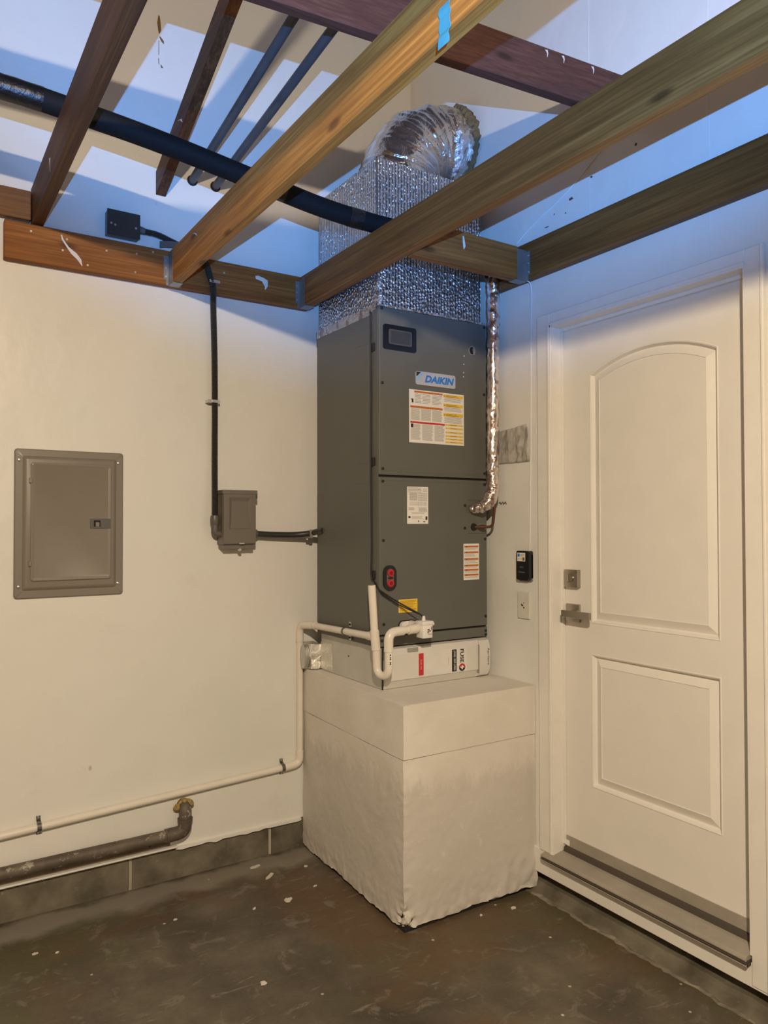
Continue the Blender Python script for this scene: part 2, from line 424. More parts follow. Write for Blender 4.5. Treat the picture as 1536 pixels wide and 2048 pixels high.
def text_mesh(s, org, ux, vy, width=None, height=None, shear=0.0, bold=0.0, ext=0.0002):
    cu = bpy.data.curves.new('txt', 'FONT'); cu.body = s; cu.size = 1; cu.shear = shear; cu.offset = bold; cu.resolution_u = 3
    t = bpy.data.objects.new('txt', cu); COL.objects.link(t)
    dg = bpy.context.evaluated_depsgraph_get(); me = bpy.data.meshes.new_from_object(t.evaluated_get(dg))
    bpy.data.objects.remove(t); bpy.data.curves.remove(cu)
    bm = nb(); bm.from_mesh(me); bpy.data.meshes.remove(me)
    x0 = min(v.co.x for v in bm.verts); x1 = max(v.co.x for v in bm.verts)
    y0 = min(v.co.y for v in bm.verts); y1 = max(v.co.y for v in bm.verts)
    sx = width/(x1-x0); sy = height/(y1-y0)
    org, ux, vy = Vector(org), Vector(ux), Vector(vy)
    for v in bm.verts: v.co = org + ux*((v.co.x-x0)*sx) + vy*((v.co.y-y0)*sy)
    return bm

# ------------------------------------------------------------------ the room
WX = -0.05      # face of the right-hand wall
fl = box(-4.3, 0.3, -6.2, 0.2, -0.12, 0)
FLOOR = struct('floor', fl, M_FLOOR, 'stained dark brown bare concrete floor')
WL = nb()
add_box(WL, -4.3, 0.2, 0.0, 0.15, 0.132, 4.45)
add_box(WL, -4.3, 0.2, 0.03, 0.15, 0.0, 0.132)
WALL_L = struct('wall_left', WL, M_WALL, 'white painted wall carrying the breaker panel')
WR = nb()
add_box(WR, WX, 0.15, -0.967, 0.0, 0.078, 4.45)
add_box(WR, WX, 0.15, -1.776, -0.967, 2.235, 4.45)
add_box(WR, WX, 0.15, -6.2, -1.776, 0.078, 4.45)
add_box(WR, 0.02, 0.15, -6.2, 0.0, 0.0, 0.078)
add_box(WR, WX, 0.15, -1.776, -0.967, 0.078, 0.135)
WALL_R = struct('wall_right', WR, M_WALL, 'white painted wall with the panelled door')
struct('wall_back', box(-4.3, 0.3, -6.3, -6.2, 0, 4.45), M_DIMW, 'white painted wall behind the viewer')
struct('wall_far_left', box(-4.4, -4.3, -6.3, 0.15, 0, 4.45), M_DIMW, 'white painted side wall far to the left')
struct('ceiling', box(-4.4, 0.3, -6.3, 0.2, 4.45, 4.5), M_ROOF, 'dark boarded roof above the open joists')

# concrete blocks showing under the left wall
for x0, x1 in ((-2.62, -2.027), (-2.017, -1.424), (-1.412, -0.822), (-0.810, -0.20)):
    b = nb(); add_box(b, x0, x1, 0.004, 0.06, -0.01, 0.128, 0.004, 1)
    o = obj('concrete_block', b, M_BLOCK, WALL_L)
for x in (-2.022, -1.418, -0.816):
    obj('mortar_joint', box(x-0.006, x+0.006, 0.006, 0.05, 0, 0.122), plain('mortar', (0.36, 0.33, 0.27, 1), 0.9, 0, 0.2), WALL_L)
# ragged lower edge of the plaster, lip under the pipe recess
b = nb()
N = 60
top = [(-1.24+i*(0.57/N), 0.133) for i in range(N+1)]
low = [(x, 0.122+noise.noise(Vector((x*22, 3, 0)))*0.010) for x, z in top]
add_prism(b, top+low[::-1], 1, -0.012, 0.004)
obj('plaster_edge', b, M_WALL, WALL_L)
obj('recess_board', box(-4.2, -1.262, -0.004, 0.0, 0.142, 0.205), M_BROWNB, WALL_L)
b = box(-4.2, -1.235, -0.022, 0.0, 0.134, 0.142, bev=0.002, seg=1)
obj('recess_lip', b, M_WALL, WALL_L)
# brown paint run high on the wall, a hairline seam and rubbed marks
MB_ = plain('brown_paint_run', (0.20, 0.105, 0.04, 1), 0.7)
smear_later = [([(-1.318, -.0012, 3.565), (-1.318, -.0012, 3.535), (-1.315, -.0012, 3.505), (-1.316, -.0012, 3.49)], [.003, .007, .006, .002]),
               ([(-1.314, -.0012, 3.478), (-1.303, -.0012, 3.462), (-1.298, -.0012, 3.452)], [.003, .006, .001]),
               ([(-1.318, -.0012, 3.46), (-1.318, -.0012, 3.40)], [.0012, .0012]), ([(-1.319, -.0012, 3.385), (-1.317, -.0012, 3.36)], [.0016, .0012]),
               ([(-1.309, -.0012, 3.362), (-1.304, -.0012, 3.35)], [.001, .005])]
# low concrete curb under the right wall with a ragged cracked edge
b = nb(); n = 130
prev = None
for i in range(n+1):
    y = -0.75 - i*(3.2/n)
    j = noise.noise(Vector((y*9, 1, 0)))*0.022 + noise.noise(Vector((y*31, 5, 0)))*0.008
    k2 = noise.noise(Vector((y*14, 9, 0)))*0.010
    ring = [b.verts.new(p) for p in ((0.03, y, 0.036), (WX+0.008, y, 0.033+k2*.4), (WX-0.002, y, 0.018+k2*.6), (WX-0.030+j, y, 0.006), (WX-0.046+j*1.4, y, -0.004))]
    if prev:
        for q in range(4): b.faces.new((prev[q], prev[q+1], ring[q+1], ring[q]))
    prev = ring
obj('concrete_fillet', b, M_BLOCK, FLOOR)
b = nb(); prev = None
for i in range(161):
    y = -0.88 - i*(2.6/160)
    j = noise.noise(Vector((y*9, 1, 0)))*0.03 + noise.noise(Vector((y*40, 2, 0)))*0.010
    wdt = max(0.001, 0.008 + noise.noise(Vector((y*9, 7, 0)))*0.022 + noise.noise(Vector((y*45, 3, 0)))*0.012)
    cx_ = WX-0.040+j
    ring = [b.verts.new(p) for p in ((cx_-wdt, y, 0.0005), (cx_, y, 0.005+0.004*noise.noise(Vector((y*50, 0, 0)))), (cx_+wdt, y, 0.004))]
    if prev:
        for q in range(2): b.faces.new((prev[q], prev[q+1], ring[q+1], ring[q]))
    prev = ring
obj('crumbled_cement', b, plain('pale_cement', (0.20, 0.178, 0.138, 1), 0.9, 0, 0.5, 0.2, 80, 0.6), FLOOR)

# ------------------------------------------------------------------ timber overhead
def board(name, x0, x1, y0, y1, z0, z1, mat, label, cat, group=None, bev=0.003, extra=None):
    t = thing(name, ((x0+x1)/2, (y0+y1)/2, z0), label, cat, group)
    obj('timber', box(x0, x1, y0, y1, z0, z1, bev=bev, seg=1), mat, t)
    return t
LEDG = board('ledger_board', -1.889, -0.640, -0.040, 0.0, 2.435, 2.578, M_LEDGX, 'brown ledger board bolted along the white wall above the breaker panel', 'beam')
for x, z in ((-1.80, 2.55), (-1.675, 2.545), (-1.53, 2.53), (-1.415, 2.54), (-1.42, 2.465), (-1.60, 2.46), (-1.69, 2.50), (-1.35, 2.56), (-1.05, 2.53)):
    obj('nail', add_disc(nb(), (x, -0.040, z), 1, 0.0042, -0.002, 8), M_STEEL, LEDG)
# smears of white paint on the ledger
def smear(pts, wds, plane, parent, mat=None):
    b = nb(); prev = None
    for (p, wd) in zip(pts, wds):
        a = Vector(p); r = [b.verts.new(a+Vector((wd, 0, wd*0.25)) if plane == 1 else a+Vector((0, wd, wd*0.25))), b.verts.new(a-Vector((wd, 0, wd*0.25)) if plane == 1 else a-Vector((0, wd, wd*0.25)))]
        if prev: b.faces.new((prev[0], prev[1], r[1], r[0]))
        prev = r
    return obj('paint_smear', b, mat or M_PUTTY, parent)
for p_, w_ in smear_later: smear(p_, w_, 1, WALL_L, MB_)
smear([(-1.695, -.0412, 2.558), (-1.69, -.0412, 2.54), (-1.672, -.0412, 2.515), (-1.65, -.0412, 2.495), (-1.63, -.0412, 2.475), (-1.62, -.0412, 2.452)], [.002, .003, .004, .010, .007, .001], 1, LEDG)
smear([(-0.90, -.0412, 2.545), (-0.885, -.0412, 2.535), (-0.862, -.0412, 2.528), (-0.855, -.0412, 2.505), (-0.86, -.0412, 2.49)], [.006, .020, .014, .007, .002], 1, LEDG)
J1 = board('ceiling_joist', -1.285, -1.247, -5.9, -0.042, 2.435, 2.575, M_JOIST, 'pale orange new joist carrying a scrap of blue tape', 'joist', 'new joists hung off the ledger')
smear([(-1.2858, -0.35, 2.548), (-1.2858, -0.375, 2.538), (-1.2858, -0.39, 2.525)], [.012, .010, .002], 0, J1)
J2 = board('ceiling_joist', -0.692, -0.648, -5.9, -0.042, 2.435, 2.575, M_JOISTB, 'brown joist crossing right in front of the foil plenum', 'joist', 'new joists hung off the ledger')
board('wall_ledger', WX-0.040, WX, -5.9, -0.63, 2.441, 2.588, M_LEDGY, 'dark brown ledger board on the wall above the door', 'beam')
HD = board('header_board', -0.646, -0.132, -0.870, -0.832, 2.432, 2.565, M_HEAD, 'short brown header board bridging across the foil plenum to the wall', 'beam')
smear([(-0.415, -.8712, 2.548), (-0.413, -.8712, 2.53), (-0.410, -.8712, 2.51), (-0.412, -.8712, 2.498)], [.003, .005, .006, .002], 1, HD)
OA = board('old_joist', -1.797, -1.757, -5.9, -0.002, 2.580, 2.722, M_OLDY, 'dark old joist resting on the ledger above the breaker panel', 'joist')
smear([(-1.7978, -0.43, 2.66), (-1.7978, -0.445, 2.655), (-1.7978, -0.45, 2.62), (-1.7978, -0.455, 2.605)], [.010, .013, .004, .003], 0, OA)
board('wall_plate', -4.2, -1.800, -0.040, 0.0, 2.592, 2.700, M_OLDX, 'reddish old wall plate butting against the dark joist', 'beam')
# brace rising from the wall to the beam
b = nb(); tn = 0.384
add_prism(b, [(0.0, 2.815), (-1.45, 2.815+1.45*tn), (-1.45, 2.815+1.45*tn+0.095), (0.0, 2.910)], 0, -1.328, -1.288)
BR = thing('roof_brace', (-1.308, -0.02, 2.81), 'dark old brace rising from the white wall to the red beam', 'beam')
obj('timber', b, M_OLDY, BR)
smear([(-1.3288, -0.30, 2.985), (-1.3288, -0.33, 2.975), (-1.3288, -0.35, 2.955)], [.014, .012, .002], 0, BR)
# red beam, running slightly out of square
BY = lambda x: -1.150-(x+1.422)*0.1
b = nb()
xa, xb = -4.25, -0.048; ya = BY(xa); yb = BY(xb)
for z0, z1 in ((2.9, 3.046),):
    vs_ = [b.verts.new(p) for p in ((xa, ya, z0), (xb, yb, z0), (xb, yb-0.042, z0), (xa, ya-0.042, z0), (xa, ya, z1), (xb, yb, z1), (xb, yb-0.042, z1), (xa, ya-0.042, z1))]
    for f in ((0,1,2,3),(4,7,6,5),(0,4,5,1),(1,5,6,2),(2,6,7,3),(3,7,4,0)): b.faces.new([vs_[i] for i in f])
bmesh.ops.bevel(b, geom=list(b.edges), offset=0.003, segments=1, affect='EDGES')
BM = thing('tie_beam', (-2.0, -1.1, 2.9), 'dark red-brown tie beam crossing highest over the joists', 'beam')
obj('timber', b, M_BEAM, BM)
for i, x in enumerate((-0.40, -0.33, -0.20)):
    y = BY(x)-0.0435
    smear([(x, y, 3.036), (x+0.006, y, 3.026), (x+0.004, y, 3.012)], [.006, .003, .001], 1, BM)

# joist hangers
def hanger(axis, c, half, z0, z1, out, label):
    """axis 1: joist runs along y from a ledger facing -y at y=out; axis 0: header runs along x into a ledger facing -x"""
    loc = (c, out, z0) if axis == 1 else (out, c, z0)
    t = thing('joist_hanger', loc, label, 'hanger', 'steel joist hangers')
    def bx(u0, u1, v0, v1, za, zb):   # u across, v along
        return box(u0, u1, v0, v1, za, zb) if axis == 1 else box(v0, v1, u0, u1, za, zb)
    for s in (-1, 1):
        a = c+s*half
        obj('side_plate', bx(a, a+s*0.0018, out-0.052, out, z0, z1), M_HANGER, t)
        fl_ = nb()
        zz = z0+0.004
        merge(fl_, bx(a, a+s*0.021, out-0.0022, out-0.0004, zz+0.018, z1-0.006))
        merge(fl_, bx(a, a+s*0.011, out-0.0022, out-0.0004, zz-0.004, zz+0.018))
        f = obj('nailing_flange', fl_, M_HANGER, t)
        for zq in (z0+0.035, z0+0.07, z0+0.10):
            p = (a+s*0.012, out-0.0022, zq) if axis == 1 else (out-0.0022, a+s*0.012, zq)
            obj('nail', add_disc(nb(), p, 1 if axis == 1 else 0, 0.004, -0.0018, 8), M_STEEL, f)
    obj('seat', bx(c-half-0.001, c+half+0.001, out-0.060, out, z0-0.0025, z0-0.0005), M_HANGER, t)
hanger(1, -1.266, 0.0195, 2.435, 2.560, -0.040, 'bright steel hanger under the wall end of the taped joist')
hanger(1, -0.670, 0.0225, 2.435, 2.560, -0.040, 'steel hanger where the brown joist meets the wall ledger')
hanger(0, -0.851, 0.0195, 2.432, 2.555, WX-0.040, 'dull steel hanger holding the header board beside the door wall')
# blue tape on the joist
b = nb(); prev = None
for i in range(9):
    t_ = i/8; z = 2.495-0.088*t_
    y0 = -1.878-0.004*t_+0.002*math.sin(i*1.9); y1 = -1.914-0.003*t_+0.002*math.sin(i*2.3)
    xo = -1.2866 - (0.0 if z > 2.437 else 0.004)-0.0012*abs(math.sin(i*1.4))
    r = [b.verts.new((xo, y0, z)), b.verts.new((xo, y1, z)), b.verts.new((xo+0.0006, y1, z)), b.verts.new((xo+0.0006, y0, z))]
    if prev:
        for q in range(4): b.faces.new((prev[q], prev[(q+1) % 4], r[(q+1) % 4], r[q]))
    else: b.faces.new(r)
    prev = r
b.faces.new(prev[::-1])
single('masking_tape', b, M_BLUETAPE, 'scrap of blue masking tape stuck on the pale joist', 'tape')

# two steel conduits from the wall to the beam
for (x, z, sl, lab) in ((-1.176, 2.91, 0.135, 'grey steel conduit from wall to beam, next to the brace'), (-1.075, 2.909, 0.088, 'grey steel conduit from wall to beam, farther from the brace')):
    t = thing('steel_conduit', (x, 0, z), lab, 'conduit', 'conduits rising to the beam')
    obj('tube', tube([(x, 0.0, z), (x, -1.38, z+1.38*sl)], 0.0165, 16), M_CONDUIT, t, True)
    obj('hole_shade_disc', tube([(x, -0.001, z), (x, -0.006, z)], 0.022, 16), M_DARKN, t, True)  # dark disc painted for the shaded wall hole around the conduit

# bulb on a cord behind the camera
lm = thing('hanging_bulb', (BULB.x, BULB.y, BULB.z-0.06), 'warm bulb with added light-blocking collar hung behind the viewer', 'lamp')
obj('cord', tube([BULB+Vector((0, 0, 0.10)), (BULB.x, BULB.y, 4.45)], 0.004, 8), M_BLACK, lm, True)
obj('socket', tube([BULB+Vector((0, 0, 0.12)), BULB+Vector((0, 0, 0.042))], [0.018, 0.024], 14), M_BLACK, lm, True)
b = nb(); bmesh.ops.create_uvsphere(b, u_segments=16, v_segments=10, radius=0.048, matrix=Matrix.Translation(BULB))
bmesh.ops.bisect_plane(b, geom=list(b.verts)+list(b.edges)+list(b.faces), plane_co=BULB, plane_no=(0, 0, 1), clear_outer=True)
obj('uplight_cap', tube([BULB+Vector((0, 0, -0.001)), BULB+Vector((0, 0, 0.02)), BULB+Vector((0, 0, 0.06))], [0.0485, 0.046, 0.026], 20), M_WPL, lm, True)  # opaque cap added to cut the bulb's light towards the upper walls
bo = obj('glass_bulb', b, bulb_mat(), lm, True)

# ------------------------------------------------------------------ concrete plinth
PX0, PX1, PY0, PY1, PZ = -0.690, WX-0.003, -0.862, -0.006, 0.810
PL = thing('concrete_plinth', (-0.37, -0.43, 0), 'cream painted concrete plinth in the corner under the air handler', 'plinth')
def gridbox(x0, x1, y0, y1, z0, z1, st):
    b = nb()
    def face(o, u, v):
        o, u, v = Vector(o), Vector(u), Vector(v); nu = max(1, int(u.length/st)); nv = max(1, int(v.length/st))
        g = [[b.verts.new(o+u*(i/nu)+v*(j/nv)) for j in range(nv+1)] for i in range(nu+1)]
        for i in range(nu):
            for j in range(nv): b.faces.new((g[i][j], g[i+1][j], g[i+1][j+1], g[i][j+1]))
    X, Y, Z = (x1-x0, 0, 0), (0, y1-y0, 0), (0, 0, z1-z0)
    face((x0, y0, z0), X, Z); face((x0, y1, z0), X, Z); face((x0, y0, z0), Y, Z); face((x1, y0, z0), Y, Z)
    face((x0, y0, z0), X, Y); face((x0, y0, z1), X, Y)
    bmesh.ops.remove_doubles(b, verts=list(b.verts), dist=0.0005)
    return b
def skew(b):
    for v in b.verts:
        k = (PX1-v.co.x)/(PX1-PX0); v.co.x += 0.032*k*max(0.0, 1+v.co.y/0.862)
b = gridbox(PX0, PX1, PY0, PY1, 0.014, 0.614, 0.0085)
def worn(b, zlow):
    for v in b.verts:
        c = v.co; p = c.copy()
        dc = math.hypot(p.x-PX0, p.y-PY0)              # near the worn vertical corner
        e = max(0, 1-dc/0.075)
        lowf = max(0, 1-(p.z-zlow)/0.17)
        cornerlow = e*(0.10+1.2*lowf*lowf)
        n1 = noise.noise(p*26); n2 = noise.noise(p*60+Vector((4, 1, 0)))
        if e > 0:
            out = Vector((p.x-(PX0+0.06), p.y-(PY0+0.06), 0)).normalized()
            c -= out*(cornerlow*(0.010+0.030*abs(n1)+0.020*n2+0.016*noise.noise(p*110)))
        front = p.y < PY0+0.001
        if front and p.x > -0.34 and lowf > 0:      # lumpy render at the right foot
            c.y -= lowf*max(0, (p.x+0.34)/0.29)*(0.020+0.016*n1)*0.9
        c += noise.noise_vector(p*9)*0.0025 + noise.noise_vector(p*45)*(0.0008+0.0035*lowf*lowf)
        if p.z < zlow+0.002:
            c.z += 0.010*noise.noise(p*11+Vector((0, 0, 7)))+0.006*abs(noise.noise(p*33))
            if p.x > -0.30 and front: c.z += 0.010+0.012*noise.noise(p*20)
worn(b, 0.014); skew(b)
obj('lower_block', b, M_PLINTH, PL, True)
b = gridbox(PX0-0.001, PX1, PY0-0.003, PY1, 0.616, PZ, 0.0125)
for v in b.verts:
    p = v.co.copy(); v.co += noise.noise_vector(p*14)*0.0012+noise.noise_vector(p*50)*0.0006
    if p.z > PZ-0.001: v.co.z = min(v.co.z, PZ)
    de = min(abs(p.x-PX0), abs(p.y-PY0))
    if p.z > PZ-0.001 and de < 0.004: v.co.z -= 0.003*abs(noise.noise(p*40))
skew(b)
obj('upper_course', b, M_PLINTH, PL, True)
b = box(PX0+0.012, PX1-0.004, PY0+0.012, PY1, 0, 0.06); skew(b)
obj('gap_shade_base', b, M_DARKN, PL)  # inset base coloured near black for the shaded gap under the plinth

# ------------------------------------------------------------------ filter cabinet
FX0, FX1, FY, FZ0, FZ1 = -0.617, -0.090, -0.612, 0.811, 0.973
FC = thing('filter_cabinet', (-0.35, -0.35, FZ0), 'pale grey air filter cabinet between the plinth and the air handler', 'filter cabinet')
obj('body', box(FX0, FX1, FY, -0.105, FZ0, FZ1, bev=0.002, seg=1), M_GALV, FC)
b = nb(); add_prism(b, [(FY, 0.813), (-0.628, 0.842), (-0.634, 0.846), (-0.634, 0.945), (-0.626, 0.968), (FY, 0.971)], 0, FX0+0.002, -0.152)
dr = obj('filter_door', b, M_FILTERW, FC)
obj('corner_strip', box(FX0-0.0015, FX0+0.002, FY-0.003, FY+0.004, FZ0, FZ1), M_BLKPL, FC)
obj('door_notch', box(-0.512, -0.462, -0.6355, -0.630, 0.950, 0.966, bev=0.001, seg=1), plain('notch_grey', (0.30, 0.29, 0.26, 1), 0.5), dr)
b = nb(); add_prism(b, [(FY, 0.812), (-0.632, 0.822), (-0.643, 0.85), (-0.646, 0.90), (-0.643, 0.945), (-0.634, 0.966), (FY, 0.972)], 0, -0.152, -0.098)
cp = obj('end_cap', b, M_FILTERW, FC, True)
add = text_mesh('Aprilaire', (-0.115, -0.6468, 0.935), (0, 0, -1), (1, 0, 0), 0.072, 0.013)
obj('lettering', add, M_INKD, cp)
obj('cap_shade_strip', box(-0.1535, -0.1515, -0.640, -0.625, 0.83, 0.95), plain('cap_shadow_line', (0.28, 0.26, 0.23, 1), 0.6), cp)  # dark strip painted as the shadow line beside the end cap
# sticker on the filter door: red bar, black bar, name and bolt roundel (reads downwards)
SY = -0.6342
STK = obj('sticker', box(-0.466, -0.215, SY-0.0003, SY+0.0005, 0.850, 0.946), plain('sticker_white', (0.69, 0.67, 0.63, 1), 0.4), dr)
dn, rt = (0, 0, -1), (1, 0, 0)
obj('red_bar', prism(rrect(-0.460, -0.436, 0.853, 0.941, 0.002), 1, SY-0.0008, SY), M_REDP, dr)
obj('red_bar_lettering', text_mesh('Scan me', (-0.452, SY-0.0011, 0.916), dn, rt, 0.040, 0.009), plain('pale_red_print', (0.75, 0.42, 0.38, 1), 0.5), dr)
obj('black_bar', prism([(-0.293, 0.851), (-0.269, 0.851), (-0.269, 0.941), (-0.293, 0.941)], 1, SY-0.0008, SY), M_INKD, dr)
obj('phone_lettering', text_mesh('(408) 389-2483', (-0.286, SY-0.0012, 0.936), dn, rt, 0.080, 0.0115, bold=0.01), plain('pale_print', (0.62, 0.61, 0.59, 1), 0.5), dr)
obj('name_lettering', text_mesh('FUSE', (-0.250, SY-0.0008, 0.940), dn, rt, 0.056, 0.0185, bold=0.03), M_INKD, dr)
obj('rule_line', box(-0.312, -0.3108, SY-0.0007, SY, 0.880, 0.912), M_INK, dr)
cx_, cz_ = -0.240, 0.8645
b = nb(); n = 24
add_prism(b, [(cx_+0.0165*math.cos(math.pi*i/n), cz_+0.0155*math.sin(math.pi*i/n)) for i in range(n+1)], 1, SY-0.0008, SY)
obj('roundel_red', b, M_REDP, dr)
b = nb(); add_prism(b, [(cx_+0.0165*math.cos(math.pi+math.pi*i/n), cz_+0.0155*math.sin(math.pi+math.pi*i/n)) for i in range(n+1)], 1, SY-0.0008, SY)
obj('roundel_black', b, M_INKD, dr)
b = nb()
for tri in ([(-0.0005, 0.0095), (0.0135, -0.0035), (0.0015, -0.0005), (-0.004, 0.0015)], [(0.0015, -0.0095), (-0.0135, 0.0035), (-0.004, 0.0015), (0.0015, -0.0005), (0.004, -0.003)]):
    add_prism(b, [(cx_+x, cz_+z) for x, z in tri], 1, SY-0.0013, SY-0.0005)
obj('roundel_bolt', b, M_PAPER, dr)
for x, z in ((-0.6175, 0.93), (-0.6175, 0.905)):
    obj('screw', add_disc(nb(), (x, -0.35+0.15*(z > 0.92), z), 0, 0.003, -0.0015, 8), M_DARKN, FC)
# foil-taped stub at the back of the filter cabinet
ST = thing('duct_stub', (-0.65, -0.10, 0.811), 'short foil-taped duct stub beside the white drain pipe', 'duct')
b = gridbox(-0.668, -0.618, -0.105, -0.020, 0.815, 0.925, 0.008)
rough(b, 0.004, 22, 3); obj('tape_wrap', b, M_STUBFOIL, ST, True)
b = gridbox(-0.6195, -0.6170, -0.205, -0.105, 0.818, 0.935, 0.01); rough(b, 0.0008, 30, 8); obj('tape_flap', b, M_STUBFOIL, ST, True)
b = nb()
for k_ in range(3):
    cxr = -0.672-0.006*k_
    pts = [(cxr, -0.060+(0.032-0.004*k_)*math.cos(a), 0.868+0.052*math.sin(a)) for a in [2*math.pi*i/20 for i in range(21)]]
    add_tube(b, pts, 0.0035, 6, False)
obj('collar_ring', b, M_STEEL, ST, True)
b = nb(); add_prism(b, circ(-0.060, 0.868, 0.030, 20, 0.050), 0, -0.686, -0.668); obj('collar', b, M_STEEL, ST)

# ------------------------------------------------------------------ air handler
AX0, AX1, AY, AZ0, AZ1 = -0.633, -0.086, -0.600, 0.975, 2.315
AH = thing('air_handler', (-0.36, -0.36, AZ0), 'tall grey air handler cabinet standing in the corner', 'air handler')
obj('cabinet', box(AX0, AX1, AY, -0.100, AZ0, AZ1, bev=0.003, seg=2), M_CAB, AH)
FP = -0.615
obj('panel_gap_shade', box(AX0+0.004, AX1-0.004, AY-0.004, AY, 0.990, 2.30), M_DARKN, AH)  # black sheet behind the panels, painting the shade in their gaps
UP = obj('upper_panel', box(AX0, AX1, FP, AY-0.001, 1.650, 2.313, bev=0.0035, seg=2), M_CAB, AH)
LP = obj('lower_panel', box(AX0, AX1, FP, AY-0.001, 1.025, 1.642, bev=0.0035, seg=2), M_CAB, AH)
BP = obj('bottom_rail', box(AX0, AX1, FP, AY-0.001, 0.978, 1.018, bev=0.0035, seg=2), M_CAB, AH)
obj('panel_crease', box(AX0+0.012, AX1-0.006, FP-0.0006, FP, 1.6625, 1.6645), plain('crease_grey', (0.10, 0.10, 0.09, 1), 0.5), UP)
obj('panel_crease', box(AX0+0.012, AX1-0.006, FP-0.0006, FP, 1.6275, 1.6295), plain('crease_grey', (0.10, 0.10, 0.09, 1), 0.5), LP)
# side panel seams
for z in (1.70, 2.18, 1.62):
    obj('side_crease', box(AX0-0.0006, AX0, -0.535, -0.44, z, z+0.002), plain('crease_grey', (0.10, 0.10, 0.09, 1), 0.5), AH)
obj('corner_flange', box(AX0-0.0025, AX0, -0.612, -0.572, AZ0+0.005, AZ1-0.012, bev=0.001, seg=1), M_CAB, AH)
# screws
for x, z, p in [(-0.619, 2.304, UP), (-0.617, 2.011, UP), (-0.616, 1.674, UP), (-0.616, 1.625, LP), (-0.614, 1.393, LP), (-0.613, 1.066, LP), (-0.098, 2.300, UP), (-0.100, 2.012, UP), (-0.100, 1.673, UP), (-0.100, 1.626, LP), (-0.097, 1.393, LP), (-0.096, 1.064, LP), (-0.096, 1.002, BP), (-0.096, 0.986, BP), (-0.207, 1.535, LP), (-0.208, 1.440, LP), (-0.622, 1.003, BP)]:
    obj('screw', tube([(x, FP, z), (x, FP-0.003, z), (x, FP-0.004, z)], [0.0058, 0.0058, 0.0045], 10), M_BLACK, p, True)
# inspection window
WI = obj('window_bezel', prism(rrect(-0.614, -0.457, 2.146, 2.244, 0.010), 1, FP-0.006, FP), M_BLKPL, UP)
obj('window_frame', prism(rrect(-0.590, -0.481, 2.166, 2.226, 0.006), 1, FP-0.0085, FP-0.005), plain('window_rim', (0.075, 0.075, 0.072, 1), 0.25), WI)
obj('window_pane', prism(rrect(-0.582, -0.488, 2.172, 2.220, 0.004), 1, FP-0.0092, FP-0.008), plain('window_smoke', (0.05, 0.048, 0.045, 1), 0.15), WI)
# knockout hole
b = nb(); n = 20
add_tube(b, [(-0.165+0.0165*math.cos(2*math.pi*i/n), FP-0.001, 2.193+0.0185*math.sin(2*math.pi*i/n)) for i in range(n+1)], 0.0028, 6, False)
kr = obj('knockout_ring', b, M_STEEL, UP, True)
obj('knockout_hole', prism(circ(-0.165, 2.193, 0.0155, 20, 0.0175), 1, FP-0.0012, FP), M_DARKN, UP)
b = prism([(-0.157, 2.178), (-0.150, 2.185), (-0.152, 2.206), (-0.160, 2.208), (-0.163, 2.195)], 1, FP-0.003, FP-0.001)
obj('knockout_slug', b, M_STEEL, UP)
for z, x in ((2.165, -0.207), (2.130, -0.209), (2.095, -0.210), (2.077, -0.211)):
    obj('drip_mark', prism(circ(x, z, 0.0022, 8, 0.0032), 1, FP-0.0006, FP), M_PAPER, UP)
# maker's badge
BG = obj('maker_badge', prism(rrect(-0.459, -0.257, 2.020, 2.075, 0.009), 1, FP-0.004, FP), M_BADGE, UP)
yb_ = FP-0.0042
obj('badge_band', prism([(-0.456, 2.041), (-0.436, 2.071), (-0.417, 2.071), (-0.456, 2.022+0.008)], 1, yb_-0.0003, yb_+0.0004), M_LBLUE, BG)
obj('badge_corner', prism([(-0.456, 2.072), (-0.433, 2.072), (-0.456, 2.052)], 1, yb_-0.0006, yb_+0.0004), M_INKD, BG)
obj('badge_lettering', text_mesh('DAIKIN', (-0.4145, yb_-0.0008, 2.0325), (1, 0, 0), (0, 0, 1), 0.150, 0.0295, shear=0.25, bold=0.042), M_BLUEP, BG)

# printed labels
def bars(rects, y, dy=0.0003):
    b = nb()
    for x0, x1, z0, z1 in rects:
        v = [b.verts.new(p) for p in ((x0, y-dy, z0), (x1, y-dy, z0), (x1, y-dy, z1), (x0, y-dy, z1))]; b.faces.new(v)
    return b
def lines(x0, x1, z0, z1, pitch, frac=0.5, rag=0.2):
    out = []; z = z1
    while z-pitch > z0:
        e = x1-(x1-x0)*rag*random.random()**2
        out.append((x0, e, z-pitch*frac, z)); z -= pitch
    return out
# big warning label
lx0, lx1, lz0, lz1 = -0.490, -0.210, 1.785, 1.999
LB = obj('warning_label', box(lx0, lx1, FP-0.0008, FP, lz0, lz1), M_PAPER, UP)
U = lambda u: lx0+u*(lx1-lx0)
V = lambda v: lz1-v*(lz1-lz0)
y_ = FP-0.0008
obj('orange_bars', bars([(U(.09), U(.60), V(.055), V(.02)), (U(.02), U(.60), V(.345), V(.305))], y_), M_ORANGE, LB)['kind'] = 'stuff'
obj('red_bar', bars([(U(.02), U(.64), V(.635), V(.60))], y_), M_REDP, LB)
ye = [(U(.615), U(.98), V(.085), V(.03)), (U(.615), U(.98), V(.265), V(.205)), (U(.615), U(.98), V(.45), V(.385))]
ye += [(U(.65), U(.98), V(v+.03), V(v)) for v in (.60, .665, .745, .815, .875, .935)]
obj('yellow_bars', bars(ye, y_), M_YELLOW, LB)['kind'] = 'stuff'
tx = []
for c0, c1 in ((.10, .22), (.235, .38), (.41, .59)): tx += lines(U(c0), U(c1), V(.29), V(.075), 0.0058, 0.38, 0.4)
